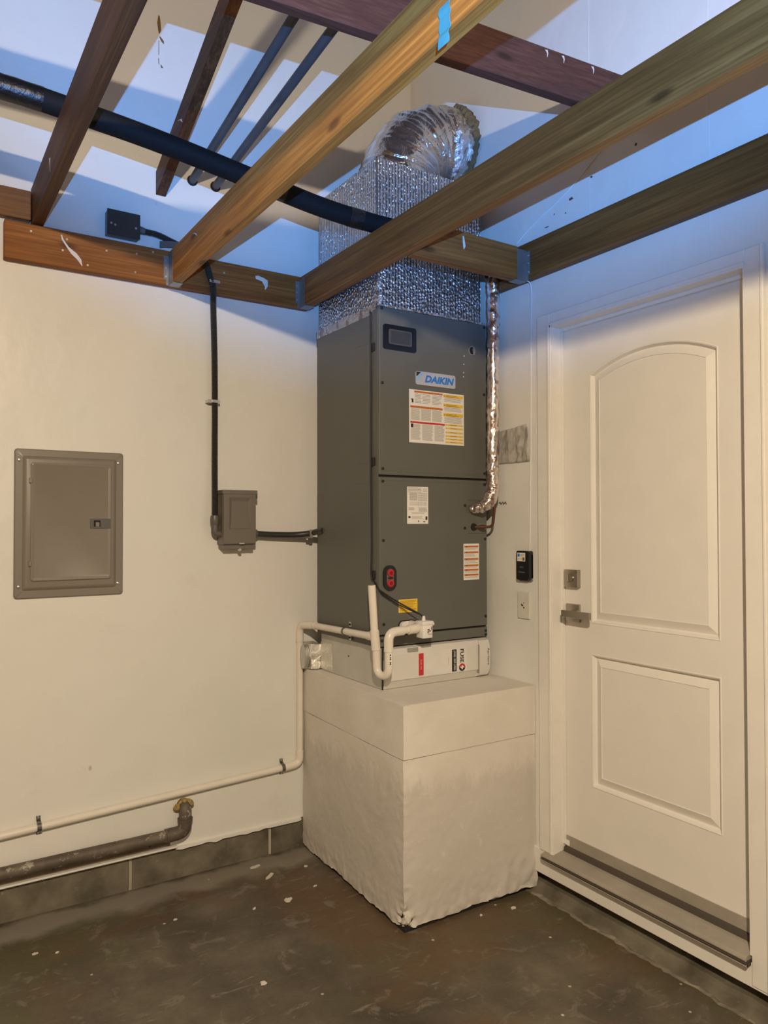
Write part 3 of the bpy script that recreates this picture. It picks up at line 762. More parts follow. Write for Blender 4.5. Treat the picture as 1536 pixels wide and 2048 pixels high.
for c0, c1 in ((.03, .19), (.21, .39), (.41, .59)): tx += lines(U(c0), U(c1), V(.59), V(.36), 0.0036, 0.45, 0.15)
for c0, c1 in ((.03, .20), (.23, .42), (.45, .63)): tx += lines(U(c0), U(c1), V(.965), V(.65), 0.0036, 0.45, 0.15)
for v0, v1 in ((.095, .195), (.275, .375), (.46, .59)): tx += lines(U(.63), U(.96), V(v1), V(v0), 0.0045, 0.4, 0.1)
o = obj('fine_print', bars(tx, y_), M_INK, LB); o['kind'] = 'stuff'
dk = []
for v in (.05, .23, .415): dk += [(U(.625), U(.645), V(v+.02), V(v)), (U(.66), U(.86), V(v+.002), V(v-.010)), (U(.66), U(.90), V(v+.026), V(v+.014))]
for v in (.60, .665, .745, .815, .875, .935): dk.append((U(.74), U(.86), V(v+.02), V(v+.010)))
obj('heading_print', bars(dk, y_, 0.0006), M_YINK, LB)['kind'] = 'stuff'
dk = [(U(.045), U(.075), V(.25), V(.175)), (U(.03), U(.07), V(.715), V(.645)), (U(.03), U(.04), V(.20), V(.165))]
b = bars(dk, y_)
obj('pictogram', b, M_INKD, LB)['kind'] = 'stuff'
# rating label
RL = obj('rating_label', prism(rrect(-0.501, -0.397, 1.458, 1.607, 0.003), 1, FP-0.0008, FP), M_PAPER, LP)
tx = lines(-0.497, -0.43, 1.580, 1.603, 0.0055, 0.4, 0.3) + lines(-0.425, -0.401, 1.585, 1.600, 0.005, 0.35, 0.3)
tx += lines(-0.49, -0.45, 1.548, 1.582, 0.0035, 0.55, 0.05)+lines(-0.447, -0.402, 1.545, 1.582, 0.0042, 0.35, 0.05)
tx += lines(-0.49, -0.402, 1.528, 1.546, 0.0042, 0.25, 0.02)+lines(-0.495, -0.465, 1.507, 1.523, 0.004, 0.5, 0.3)+lines(-0.445, -0.402, 1.505, 1.523, 0.0035, 0.5, 0.1)
tx += lines(-0.48, -0.41, 1.495, 1.504, 0.004, 0.3, 0.2)+lines(-0.478, -0.42, 1.472, 1.488, 0.0045, 0.3, 0.3)
for x in (-0.447, -0.432, -0.418): tx.append((x, x+0.0006, 1.528, 1.582))
o = obj('fine_print', bars(tx, y_), M_INK, RL); o['kind'] = 'stuff'
obj('stamp', bars([(-0.495, -0.485, 1.481, 1.489), (-0.411, -0.402, 1.474, 1.488), (-0.448, -0.444, 1.465, 1.472), (-0.423, -0.412, 1.465, 1.468)], y_, 0.0004), M_INKD, RL)['kind'] = 'stuff'
# narrow warning label
OL = obj('orange_striped_label', box(-0.215, -0.131, FP-0.0008, FP, 1.222, 1.374), M_PAPER, LP)
zs = [1.3655, 1.341, 1.313, 1.286, 1.2675, 1.2465]
obj('orange_bars', bars([(-0.211, -0.135, z-0.0075, z) for z in zs], y_), M_ORANGE, OL)['kind'] = 'stuff'
obj('triangle_marks', bars([(-0.201, -0.196, z-0.006, z-0.002) for z in zs], y_, 0.0005), M_INKD, OL)['kind'] = 'stuff'
tx = []
for z, zn in zip(zs, zs[1:]+[1.224]): tx += lines(-0.209, -0.137, zn+0.001, z-0.010, 0.0046, 0.35, 0.3)
o = obj('fine_print', bars(tx, y_), M_INK, OL); o['kind'] = 'stuff'
# yellow notice
YL = obj('yellow_label', box(-0.543, -0.452, FP-0.0008, FP, 1.106, 1.158), M_YELLOW, LP)
obj('label_border', bars([(-0.5415, -0.4535, 1.1555, 1.157), (-0.5415, -0.540, 1.1075, 1.157)], y_), plain('pale_yellow', (0.85, 0.72, 0.35, 1), 0.5), YL)['kind'] = 'stuff'
o = obj('fine_print', bars(lines(-0.538, -0.457, 1.108, 1.152, 0.0045, 0.35, 0.2), y_), M_YINK, YL); o['kind'] = 'stuff'
# drain plug oval
OV = obj('drain_plug_frame', prism(rrect(-0.616, -0.556, 1.196, 1.296, 0.0298, 8), 1, FP-0.007, FP), M_BLKPL, LP)
obj('drain_plug_plate', prism(rrect(-0.602, -0.570, 1.210, 1.282, 0.0158, 8), 1, FP-0.0076, FP-0.006), plain('plug_grey', (0.15, 0.15, 0.14, 1), 0.4), OV)
for z in (1.2655, 1.2255):
    c = obj('plug', tube([(-0.586, FP-0.0076, z), (-0.586, FP-0.013, z), (-0.586, FP-0.014, z)], [0.0150, 0.0145, 0.012], 18), M_REDCAP, OV, True)
    obj('plug_recess', prism(circ(-0.586, z, 0.008, 10), 1, FP-0.0146, FP-0.0138), plain('dark_red', (0.16, 0.004, 0.008, 1), 0.4), OV)
obj('plug_divider', box(-0.598, -0.573, FP-0.010, FP-0.007, 1.2415, 1.2490, bev=0.001, seg=1), M_BLACK, OV)
# pipe access plate outlines and grommets
gl = plain('crease_dark', (0.055, 0.055, 0.05, 1), 0.6)
obj('access_plate_seam', bars([(-0.190, AX1-0.002, 1.5565, 1.5585), (-0.190, AX1-0.002, 1.4160, 1.4185), (-0.199, -0.1978, 1.505, 1.552)], FP), gl, LP)['kind'] = 'stuff'
obj('grommet', tube([(-0.159, FP, 1.444), (-0.159, FP-0.006, 1.444)], [0.0165, 0.014], 18), M_BLACK, LP, True)
# drain port opening in the lower panel
obj('drain_opening', prism(rrect(-0.545, -0.455, 1.030, 1.076, 0.022, 8), 1, FP-0.0020, FP), M_BLACK, LP)
obj('drain_opening_core', prism(rrect(-0.540, -0.460, 1.033, 1.071, 0.018, 8), 1, FP-0.0026, FP-0.001), M_WPL, LP)
obj('drain_outlet', tube([(-0.485, FP, 1.052), (-0.485, FP-0.060, 1.052)], [0.021, 0.019], 18), M_WPL, LP, True)
obj('secondary_outlet', tube([(-0.523, FP, 1.056), (-0.523, FP-0.016, 1.056)], 0.016, 16), M_WPL, LP, True)
# black cable clips on the left edge
for z in (2.155, 1.703, 1.258):
    obj('cable_clip', box(AX0-0.008, AX0-0.0015, -0.592, -0.566, z-0.016, z+0.016, bev=0.001, seg=1), M_BLACK, AH)
# thin control cable down the edge to the float switch
def cable(name, pts, r, mat, label, cat, n=8, sub=6):
    return single(name, tube(catmull(pts, sub), r, n), mat, label, cat, smooth=True)
xw = AX0-0.006
cable('control_cable', [(xw, -0.562, 2.300), (xw, -0.566, 2.22), (xw-.003, -0.569, 2.155), (xw, -0.565, 1.98), (xw+.001, -0.563, 1.85), (xw-.003, -0.568, 1.703), (xw, -0.567, 1.50), (xw, -0.569, 1.38), (xw-.004, -0.572, 1.258), (xw, -0.585, 1.233), (-0.637, -0.622, 1.203), (-0.600, -0.632, 1.176), (-0.555, -0.645, 1.147), (-0.510, -0.675, 1.118), (-0.485, -0.690, 1.100), (-0.4775, -0.693, 1.082)], 0.0030, M_BLACK, 'thin black control cable running down the front edge of the air handler', 'cable')
cable('control_cable', [(xw+.002, -0.566, 2.298), (xw+.003, -0.560, 2.12), (xw+.003, -0.561, 1.90), (xw+.003, -0.562, 1.66), (xw+.003, -0.563, 1.30), (xw+.002, -0.578, 1.240), (-0.634, -0.624, 1.194), (-0.595, -0.628, 1.165), (-0.550, -0.640, 1.138), (-0.505, -0.672, 1.112), (-0.480, -0.688, 1.100)], 0.0022, M_BLACK, 'second thinner black cable twisted beside the control cable', 'cable')

# ------------------------------------------------------------------ plenum and flexible duct
PLN = thing('supply_plenum', (-0.36, -0.34, AZ1), 'silver foil-faced plenum box on top of the air handler', 'plenum')
QX0, QX1, QY0, QY1, QZ = -0.622, -0.092, -0.588, -0.098, 2.915
obj('duct_board', box(QX0, QX1, QY0, QY1, AZ1, QZ, bev=0.002, seg=1), M_FOILBOARD, PLN)
b = nb()
c0 = [(QX0, QY0), (QX1, QY0), (QX1, QY1), (QX0, QY1)]; c1 = [(-0.53, -0.50), (-0.18, -0.50), (-0.18, -0.19), (-0.53, -0.19)]
A_ = [b.verts.new((x, y, QZ)) for x, y in c0]; B_ = [b.verts.new((x, y, QZ+0.035)) for x, y in c1]
for i in range(4): b.faces.new((A_[i], A_[(i+1) % 4], B_[(i+1) % 4], B_[i]))
b.faces.new(B_); b.faces.new(A_[::-1])
obj('top_cap', b, M_TAPE, PLN)
# tape along the bottom seam and front corner
def strip(x0, x1, y0, y1, z0, z1, amp=0.002, st=0.012):
    b = gridbox(x0, x1, y0, y1, z0, z1, st); rough(b, amp, 30, x0*7); return b
obj('seam_tape', strip(AX0-0.0022, AX0-0.0005, -0.60, -0.100, 2.288, 2.325, 0.0012), M_TAPE, PLN, True)
obj('seam_tape', strip(QX0-0.003, QX0+0.004, -0.60, -0.100, 2.314, 2.330, 0.002), M_TAPE, PLN, True)
obj('seam_tape', strip(AX0, AX1, -0.612, -0.586, 2.314, 2.3225, 0.0016), M_TAPE, PLN, True)
obj('corner_tape', strip(QX0-0.0035, QX0+0.012, QY0-0.003, QY0+0.008, 2.316, 2.425, 0.003), M_TAPE, PLN, True)
obj('corner_tape', strip(QX0-0.010, QX0+0.010, QY0-0.018, QY0-0.002, 2.298, 2.352, 0.007), M_TAPE, PLN, True)
obj('corner_bead', tube([(QX0-0.001, QY0-0.001, 2.425), (QX0-0.001, QY0-0.001, QZ)], 0.0035, 6), plain('edge_brown', (0.10, 0.07, 0.05, 1), 0.5), PLN, True)

FD = thing('flexible_duct', (-0.36, -0.34, QZ), 'bulging silver flexible duct elbow going into the wall', 'duct')
pts = []; cxb, czb, RB = -0.110, 2.925, 0.250
cy_ = -0.345
path = [Vector((-0.36, cy_, 2.90))]
n = 64
for i in range(n+1):
    a = math.pi-(math.pi/2)*i/n
    path.append(Vector((cxb+RB*math.cos(a), cy_-0.0*i/n, czb+RB*math.sin(a))))
path.append(Vector((-0.075, cy_, czb+RB))); path.append(Vector((-0.048, cy_, czb+RB)))
b = nb()
rads = []
for i in range(len(path)):
    rads.append(0.176*(1+0.014*math.sin(i*1.75)) + 0.006*noise.noise(Vector((i*0.25, 2, 0))))
add_tube(b, path, rads, 56, False, 0.0)
for v in b.verts:
    p = v.co.copy()
    v.co += noise.noise_vector(p*9)*0.010 + noise.noise_vector(p*26)*0.004
obj('foil_sleeve', b, M_FLEX, FD, True)
# taped sleeve near the wall
b = nb()
pth = [Vector((-0.175, cy_, czb+RB-0.010)), Vector((-0.135, cy_, czb+RB-0.002)), Vector((-0.105, cy_, czb+RB)), Vector((-0.075, cy_, czb+RB)), Vector((-0.050, cy_, czb+RB))]
pp_ = catmull(pth, 4); add_tube(b, pp_, [0.168, 0.174, 0.181]+[0.186]*(len(pp_)-3), 64, False)
for v in b.verts: v.co += noise.noise_vector(v.co*24)*0.009
obj('tape_sleeve', b, M_TAPE, FD, True)
b = nb()
ring = [(WX-0.012+0.004*math.sin(i*3.1), cy_+(0.186+0.012*noise.noise(Vector((i*.7, 0, 0))))*math.cos(2*math.pi*i/70), czb+RB+(0.186+0.018*noise.noise(Vector((i*.5, 4, 0))))*math.sin(2*math.pi*i/70)) for i in range(71)]
add_tube(b, ring, [0.014+0.007*noise.noise(Vector((i*.9, 8, 0))) for i in range(71)], 10, False)
for v in b.verts: v.co += noise.noise_vector(v.co*60)*0.007
obj('mastic_collar', b, M_MASTIC, FD, True)
b = nb()
for i in range(22):
    a = math.pi*(0.62+0.30*i/22)
    c = Vector((WX-0.035-0.012*random.random(), cy_+0.192*math.cos(a), czb+RB+0.192*math.sin(a)))
    bmesh.ops.create_icosphere(b, subdivisions=1, radius=0.010+0.008*random.random(), matrix=Matrix.Translation(c))
for v in b.verts: v.co += noise.noise_vector(v.co*70)*0.006
obj('mastic_lump', b, M_MASTIC, FD)

# ------------------------------------------------------------------ refrigerant lines
IL = thing('insulated_line', (-1.3, -0.6, 2.6), 'thick black insulated refrigerant line lying across the joists', 'pipe')
lp = catmull([(-2.35, -0.57, 2.795), (-1.95, -0.578, 2.776), (-1.777, -0.582, 2.764), (-1.50, -0.592, 2.735), (-1.18, -0.607, 2.686), (-0.90, -0.625, 2.638), (-0.67, -0.642, 2.618), (-0.45, -0.655, 2.616), (-0.25, -0.672, 2.600), (-0.145, -0.684, 2.565), (-0.112, -0.688, 2.53), (-0.107, -0.688, 2.50)], 8)
cut = len(lp)
obj('insulation', tube(lp, 0.0355, 20), M_INSUL, IL, True)
def wrap(i0, i1, r):
    seg = lp[i0:i1+1]; b = tube(seg, r, 20, True, 0.002); return b
obj('tape_wrap', wrap(7, 13, 0.0372), M_BTAPE, IL, True)
obj('tape_wrap', wrap(33, 36, 0.0366), M_BTAPE, IL, True)
obj('tape_wrap', wrap(44, 46, 0.0366), M_BTAPE, IL, True)
FLN = thing('foil_wrapped_line', (-0.11, -0.68, 1.5), 'foil-wrapped refrigerant line dropping down the right front of the air handler', 'pipe')
fp_ = catmull([(-0.107, -0.688, 2.50), (-0.104, -0.685, 2.30), (-0.106, -0.682, 2.05), (-0.108, -0.682, 1.80), (-0.112, -0.684, 1.66), (-0.116, -0.686, 1.600), (-0.128, -0.680, 1.555), (-0.145, -0.660, 1.532), (-0.162, -0.640, 1.524), (-0.180, -0.618, 1.520)], 9)
rad = [0.0255+0.003*noise.noise(Vector((i*0.55, 1, 0))) + (0.005 if 40 < i < 60 else 0) - (0.010*max(0, (i-66))/15) for i in range(len(fp_))]
b = tube([fp_[0].lerp(fp_[0], 0)]+[a.lerp(c, t) for a, c in zip(fp_, fp_[1:]) for t in (0, .33, .67)]+[fp_[-1]], [rad[0]]+[r for r in rad[:-1] for _ in range(3)]+[rad[-1]], 26, True, 0.0)
for v in b.verts: v.co += noise.noise_vector(v.co*30)*0.0035 + noise.noise_vector(v.co*85)*0.0026
obj('foil_wrap', b, M_FOILPIPE, FLN, True)
cl = thing('copper_line', (-0.11, -0.68, 1.44), 'thin bare copper tube bending into the black grommet', 'pipe')
obj('tube', tube(fillet([(-0.108, -0.700, 1.62), (-0.108, -0.690, 1.52), (-0.106, -0.676, 1.444), (-0.159, -0.612, 1.444)], 0.022), 0.0058, 10), M_COPPER, cl, True)
obj('joint_sleeve', tube([(-0.128, -0.650, 1.444), (-0.141, -0.634, 1.444)], 0.0085, 10), M_COPPER, cl, True)

# ------------------------------------------------------------------ condensate drain of white pvc
DR = thing('drain_pipe', (-1.2, -0.03, 0.3), 'cream plastic condensate drain pipe running along the wall to the air handler', 'pipe')
PR = 0.0143
def pv(name, pts, r=PR, mat=None, n=18): return obj(name, tube(pts, r, n), mat or M_PVC, DR, True)
pv('pipe', [(-4.2, -0.018, 0.222), (-0.755, -0.018, 0.376)])
pv('elbow', fillet([(-0.772, -0.018, 0.375), (-0.681, -0.018, 0.381), (-0.681, -0.018, 0.440)], 0.036), 0.0172)
pv('pipe', [(-0.681, -0.018, 0.42), (-0.680, -0.018, 0.965)])
pv('elbow', fillet([(-0.680, -0.018, 0.930), (-0.680, -0.018, 1.003), (-0.661, -0.110, 1.010)], 0.036), 0.0172)
pv('coupling', [(-0.660, -0.105, 1.010), (-0.6595, -0.135, 1.011)], 0.0168)
pv('pipe', [(-0.660, -0.12, 1.010), (-0.6665, -0.625, 1.024)])
pv('tee', [(-0.6665, -0.590, 1.023), (-0.668, -0.632, 1.024)], 0.0168)
pv('tee', [(-0.6690, -0.637, 1.050), (-0.6655, -0.643, 0.975)], 0.0178)
pv('standpipe', [(-0.6780, -0.632, 1.222), (-0.6690, -0.637, 1.045)], 0.0150)
trap = [(-0.6655, -0.643, 0.985), (-0.6640, -0.645, 0.925)]
for i in range(13):
    a = math.pi*i/12; t_ = (1-math.cos(a))/2
    trap.append((-0.664+0.0175*t_, -0.645-0.057*t_, 0.912-0.031*math.sin(a)))
trap += [(-0.6465, -0.702, 0.925), (-0.6465, -0.702, 0.985)]
pv('trap', trap, 0.0150)
pv('elbow', fillet([(-0.6465, -0.702, 0.975), (-0.6465, -0.702, 1.047), (-0.580, -0.700, 1.049)], 0.036), 0.0178)
pv('pipe', [(-0.600, -0.700, 1.049), (-0.535, -0.698, 1.051)])
pv('coupling', fillet([(-0.555, -0.699, 1.0505), (-0.512, -0.697, 1.052), (-0.500, -0.672, 1.052)], 0.014), 0.0185)
b = nb()
for i, z in enumerate((0.985-0.004, 0.968, 0.957, 0.946)):
    pass
sy = -0.7172
sk = obj('pipe_sticker', box(-0.653, -0.642, sy-0.0002, sy+0.003, 0.925, 0.972), M_PAPER, DR)
o = obj('sticker_print', bars([(-0.6515, -0.6455, z, z+0.005) for z in (0.962, 0.952, 0.946, 0.934, 0.928)], sy-0.0002), M_INKD, sk); o['kind'] = 'stuff'
# pipe straps on the wall and the cabinet
def strap(x, z, label):
    t = thing('pipe_strap', (x, 0, z), label, 'strap', 'steel straps on the drain pipe')
    pts = [(x, -0.001, z+0.034), (x, -0.003, z+0.020)]
    for i in range(9):
        a = math.pi/2-math.pi*i/8; pts.append((x, -0.018-0.0175*math.cos(a), z-0.002+0.0180*math.sin(a)))
    pts += [(x, -0.003, z-0.020), (x, -0.001, z-0.034)]
    b = nb(); prev = None
    for p in pts:
        r = [b.verts.new((p[0]-0.0075, p[1], p[2])), b.verts.new((p[0]+0.0075, p[1], p[2])), b.verts.new((p[0]+0.0075, p[1]-0.0014, p[2])), b.verts.new((p[0]-0.0075, p[1]-0.0014, p[2]))]
        if prev:
            for q in range(4): b.faces.new((prev[q], prev[(q+1) % 4], r[(q+1) % 4], r[q]))
        prev = r
    obj('band', b, M_BAND, t)
    for dz in (0.029, -0.029):
        obj('screw', add_disc(nb(), (x, -0.002, z+dz), 1, 0.0045, -0.003, 8), M_STEEL, t)
strap(-1.757, 0.3335, 'steel strap on the drain pipe nearest the left edge')
strap(-0.765, 0.3785, 'steel strap on the drain pipe close to the plinth')
t = thing('pipe_strap', (-0.64, -0.40, 1.02), 'steel strap holding the drain pipe to the cabinet side', 'strap', 'steel straps on the drain pipe')
b = nb(); prev = None
for i in range(11):
    a = math.pi/2+math.pi*i/10
    p = (-0.664+0.0165*math.cos(a)+0.002, 1.0175+0.0165*math.sin(a))
    r = [b.verts.new((p[0], -0.393, p[1])), b.verts.new((p[0], -0.407, p[1])), b.verts.new((p[0]-0.0013, -0.407, p[1])), b.verts.new((p[0]-0.0013, -0.393, p[1]))]
    if prev:
        for q in range(4): b.faces.new((prev[q], prev[(q+1) % 4], r[(q+1) % 4], r[q]))
    prev = r
obj('band', b, M_BAND, t)
for dz in (0.027, -0.027):
    obj('tab', box(-0.640, -0.634, -0.408, -0.392, 1.0175+dz-0.010, 1.0175+dz+0.010), M_STEEL, t)
    obj('screw', add_disc(nb(), (-0.640, -0.400, 1.0175+dz), 0, 0.0045, -0.003, 8), M_DARKN, t)
# float switch
FS = thing('float_switch', (-0.478, -0.70, 1.01), 'small white float switch box on the drain outlet', 'switch')
b = nb(); add_box(b, -0.502, -0.454, -0.722, -0.676, 1.014, 1.066, 0.004, 2); fb = obj('housing', b, M_WPL, FS, True)
b = nb(); add_box(b, -0.504, -0.450, -0.724, -0.674, 1.064, 1.080, 0.004, 2); cp_ = obj('cap', b, M_WPL, FS, True)
obj('cap_tab', box(-0.456, -0.440, -0.716, -0.690, 1.060, 1.073, bev=0.003, seg=1), M_WPL, FS, True)
obj('cable_gland', tube([(-0.478, -0.694, 1.079), (-0.478, -0.694, 1.098)], [0.008, 0.0055], 12), M_WPL, FS, True)
o = obj('print', bars([(-0.480, -0.470, 1.046, 1.050), (-0.480, -0.464, 1.040, 1.044), (-0.462, -0.458, 1.045, 1.058), (-0.480, -0.474, 1.034, 1.038), (-0.478, -0.458, 1.029, 1.0305)], -0.7222), M_INKD, FS); o['kind'] = 'stuff'

# ------------------------------------------------------------------ old iron pipe low on the wall
IP = thing('iron_pipe', (-1.6, -0.04, 0.17), 'old grey iron pipe low on the wall with an upturned elbow', 'pipe')
IR = 0.0235
obj('pipe', tube([(-4.2, -0.036, 0.188), (-1.275, -0.036, 0.199)], IR, 20), M_IRON, IP, True)
obj('elbow', tube(fillet([(-1.290, -0.036, 0.199), (-1.213, -0.036, 0.200), (-1.210, -0.036, 0.252)], 0.040, 8), 0.0275, 20), M_IRON, IP, True)
obj('elbow_rim', tube([(-1.210, -0.036, 0.246), (-1.210, -0.036, 0.256)], 0.0305, 20), M_IRON, IP, True)
obj('pipe_end', tube(fillet([(-1.210, -0.036, 0.250), (-1.209, -0.036, 0.298), (-1.209, -0.001, 0.302)], 0.028, 8), 0.0255, 20), M_IRON, IP, True)
b = nb()
for i in range(26):
    a = random.uniform(0.1, math.pi-0.1); rr_ = 0.026+0.006*random.random()
    bmesh.ops.create_icosphere(b, subdivisions=2, radius=0.006+0.007*random.random(), matrix=Matrix.Translation((-1.209+rr_*math.cos(a), -0.016-0.012*random.random(), 0.292+rr_*math.sin(a)*0.95)))
for v in b.verts: v.co += noise.noise_vector(v.co*80)*0.005
obj('foam_seal', b, M_FOAM, IP)
for x in (-1.705, -1.345):
    obj('nail', add_disc(nb(), (x, -0.004, 0.160), 1, 0.004, -0.003, 8), M_DARKN, IP)

# ------------------------------------------------------------------ breaker panel
EX0, EX1, EZ0, EZ1 = -1.847, -1.455, 1.181, 1.741
EP = thing('breaker_panel', (-1.65, 0, EZ0), 'taupe metal breaker panel with a closed door on the left wall', 'breaker panel')
def framebev(rings, axis_pts):
    pass
def loft(rings, close=True):
    b = nb(); prev = None
    for r in rings:
        vs_ = [b.verts.new(p) for p in r]
        if prev:
            n = len(vs_)
            for i in range(n): b.faces.new((prev[i], prev[(i+1) % n], vs_[(i+1) % n], vs_[i]))
        prev = vs_
    if close: b.faces.new(prev)
    return b
def rr3(x0, x1, z0, z1, r, y): return [(x, y, z) for x, z in rrect(x0, x1, z0, z1, r)]
rings = [rr3(EX0, EX1, EZ0, EZ1, 0.012, 0.0), rr3(EX0, EX1, EZ0, EZ1, 0.012, -0.005), rr3(EX0+0.004, EX1-0.004, EZ0+0.004, EZ1-0.004, 0.010, -0.009),
         rr3(EX0+0.028, EX1-0.028, EZ0+0.030, EZ1-0.026, 0.008, -0.009), rr3(EX0+0.036, EX1-0.036, EZ0+0.038, EZ1-0.034, 0.006, -0.018),
         rr3(EX0+0.042, EX1-0.042, EZ0+0.044, EZ1-0.040, 0.005, -0.020)]
obj('trim_plate', loft(rings), M_PANEL, EP, True)
DX0, DX1, DZ0, DZ1 = -1.793, -1.504, 1.246, 1.690
rings = [rr3(DX0, DX1, DZ0, DZ1, 0.010, -0.020), rr3(DX0, DX1, DZ0, DZ1, 0.010, -0.0245), rr3(DX0+0.002, DX1-0.002, DZ0+0.002, DZ1-0.002, 0.009, -0.0265),
         rr3(DX0+0.009, DX1-0.009, DZ0+0.009, DZ1-0.009, 0.006, -0.0265), rr3(DX0+0.012, DX1-0.012, DZ0+0.012, DZ1-0.012, 0.005, -0.0245)]
ED = obj('door', loft(rings), M_PANEL, EP, True)
LT = obj('latch_plate', box(-1.583, -1.507, -0.0275, -0.0245, 1.442, 1.480, bev=0.001, seg=1), plain('latch_grey', (0.105, 0.10, 0.098, 1), 0.4), ED)
obj('latch_slot', box(-1.570, -1.545, -0.0282, -0.0270, 1.449, 1.474), M_DARKN, ED)
obj('latch_tab', box(-1.563, -1.549, -0.0295, -0.0270, 1.449, 1.467, bev=0.001, seg=1), M_PANEL, ED)
for z in (1.622, 1.312):
    obj('hinge', box(DX0-0.006, DX0+0.005, -0.029, -0.019, z-0.010, z+0.010, bev=0.002, seg=1), M_PANEL, EP)
for x, z in ((EX0+0.016, EZ1-0.042), (EX1-0.020, EZ1-0.040), (EX0+0.016, EZ0+0.046), (EX1-0.020, EZ0+0.045)):
    obj('screw', tube([(x, -0.008, z), (x, -0.0125, z), (x, -0.014, z)], [0.0068, 0.0062, 0.004], 12), M_STEEL, EP, True)

# ------------------------------------------------------------------ disconnect box and its conduits
DB = thing('disconnect_box', (-0.98, -0.04, 1.36), 'small taupe disconnect box on the wall left of the air handler', 'electrical box')
bx0, bx1 = -1.064, -0.918
obj('housing', box(bx0, bx1, -0.072, 0.0, 1.372, 1.594, bev=0.002, seg=1), M_DISC, DB)
obj('hood', box(bx0-0.004, bx1+0.006, -0.080, 0.0, 1.585, 1.603, bev=0.002, seg=1), M_DISC, DB)
obj('hood_lip', box(bx1+0.002, bx1+0.006, -0.080, -0.060, 1.568, 1.590), M_DISC, DB)
b = nb()
rings = [rr3(bx0+0.002, bx1-0.001, 1.376, 1.586, 0.001, -0.072), rr3(bx0+0.002, bx1-0.001, 1.376, 1.586, 0.001, -0.078), rr3(-1.038, -0.942, 1.438, 1.572, 0.001, -0.078)]
A1 = [(-0.942, -0.078, 1.572), (-1.038, -0.078, 1.572), (-1.038, -0.078, 1.438), (-0.942, -0.078, 1.438)]
O0 = [(bx1-0.001, -0.078, 1.586), (bx0+0.002, -0.078, 1.586), (bx0+0.002, -0.078, 1.376), (bx1-0.001, -0.078, 1.376)]
O1 = [(x, -0.070, z) for x, y, z in O0]
I1 = [(-0.954, -0.069, 1.548), (-1.020, -0.069, 1.548), (-1.032, -0.074, 1.440), (-0.946, -0.074, 1.440)]
cv = obj('cover', loft([O1, O0, A1, I1]), M_DISC, DB)
obj('pad_eye', box(-0.996, -0.972, -0.084, -0.076, 1.374, 1.380, bev=0.001, seg=1), M_STEEL, DB)
obj('bottom_tray', box(bx0+0.006, bx1-0.006, -0.062, 0.0, 1.354, 1.374, bev=0.001, seg=1), M_DISC, DB)
obj('ground_screw', tube([(-0.986, -0.060, 1.351), (-0.986, -0.068, 1.350)], [0.008, 0.0065], 10), M_STEEL, DB, True)
obj('hub', tube([(bx1, -0.040, 1.417), (bx1+0.018, -0.040, 1.417)], [0.0215, 0.019], 16), M_GREYPL, DB, True)
def ribbed(pts, r, n=12, pitch=0.0065, amp=0.0011):
    P = [Vector(p) for p in pts]; out = [P[0]]; rs = [r]; acc = 0
    L_ = [0]
    for a, b_ in zip(P, P[1:]): L_.append(L_[-1]+(b_-a).length)
    k_ = 0; s_ = 0; out = []; rs = []; i = 0
    while s_ <= L_[-1]:
        while i < len(L_)-2 and L_[i+1] < s_: i += 1
        t_ = (s_-L_[i])/max(1e-9, L_[i+1]-L_[i]); out.append(P[i].lerp(P[i+1], min(1, t_)))
        rs.append(r+(amp if k_ % 2 else -amp)); k_ += 1; s_ += pitch/2
    return tube(out, rs, n)
FX = thing('flexible_conduit', (-1.09, -0.03, 1.40), 'black flexible conduit dropping from the joists to the disconnect box', 'conduit')
obj('sheath', ribbed(catmull([(-1.178, -0.026, 2.600), (-1.160, -0.046, 2.600), (-1.140, -0.062, 2.562), (-1.120, -0.062, 2.500), (-1.104, -0.058, 2.455), (-1.094, -0.034, 2.380), (-1.086, -0.026, 2.20), (-1.083, -0.024, 1.99), (-1.084, -0.026, 1.75), (-1.086, -0.034, 1.60), (-1.088, -0.040, 1.488)], 8), 0.0128), M_LIQUID, FX, True)
obj('fitting_nut', tube([(-1.088, -0.040, 1.495), (-1.088, -0.040, 1.482), (-1.088, -0.040, 1.470), (-1.088, -0.040, 1.455)], [0.0175, 0.0195, 0.0195, 0.0165], 10), M_GREYPL, FX, True)
obj('fitting_elbow', tube(fillet([(-1.088, -0.040, 1.460), (-1.088, -0.040, 1.418), (-1.062, -0.040, 1.417)], 0.03, 6), 0.0150, 14), M_GREYPL, FX, True)
sm = thing('conduit_clip', (-1.083, 0, 1.97), 'small bright clip holding the black conduit to the wall', 'strap')
b = nb(); add_box(b, -1.100, -1.066, -0.041, -0.038, 1.972, 1.984); obj('band', b, M_STEEL, sm)
obj('tab', box(-1.118, -1.097, -0.040, 0.0, 1.972, 1.984), M_STEEL, sm)
sm = thing('conduit_clip', (-1.11, -0.04, 2.47), 'bright clip holding the black conduit to the ledger board', 'strap')
obj('band', box(-1.124, -1.092, -0.073, -0.070, 2.470, 2.482), M_STEEL, sm)
obj('tab', box(-1.094, -1.078, -0.072, -0.040, 2.470, 2.482), M_STEEL, sm)
WH = thing('flexible_whip', (-0.76, -0.04, 1.40), 'short black flexible conduit from disconnect box to air handler', 'conduit')
obj('sheath', tube(catmull([(bx1+0.012, -0.040, 1.417), (-0.82, -0.044, 1.412), (-0.72, -0.055, 1.411), (-0.660, -0.085, 1.418), (-0.640, -0.120, 1.426), (-0.632, -0.150, 1.430)], 8), 0.0135, 14), M_LIQUID, WH, True)
sm = thing('conduit_clip', (-0.665, 0, 1.40), 'bright clip on the short whip beside the air handler', 'strap')
obj('band', box(-0.670, -0.656, -0.100, -0.096, 1.402, 1.434), M_STEEL, sm)
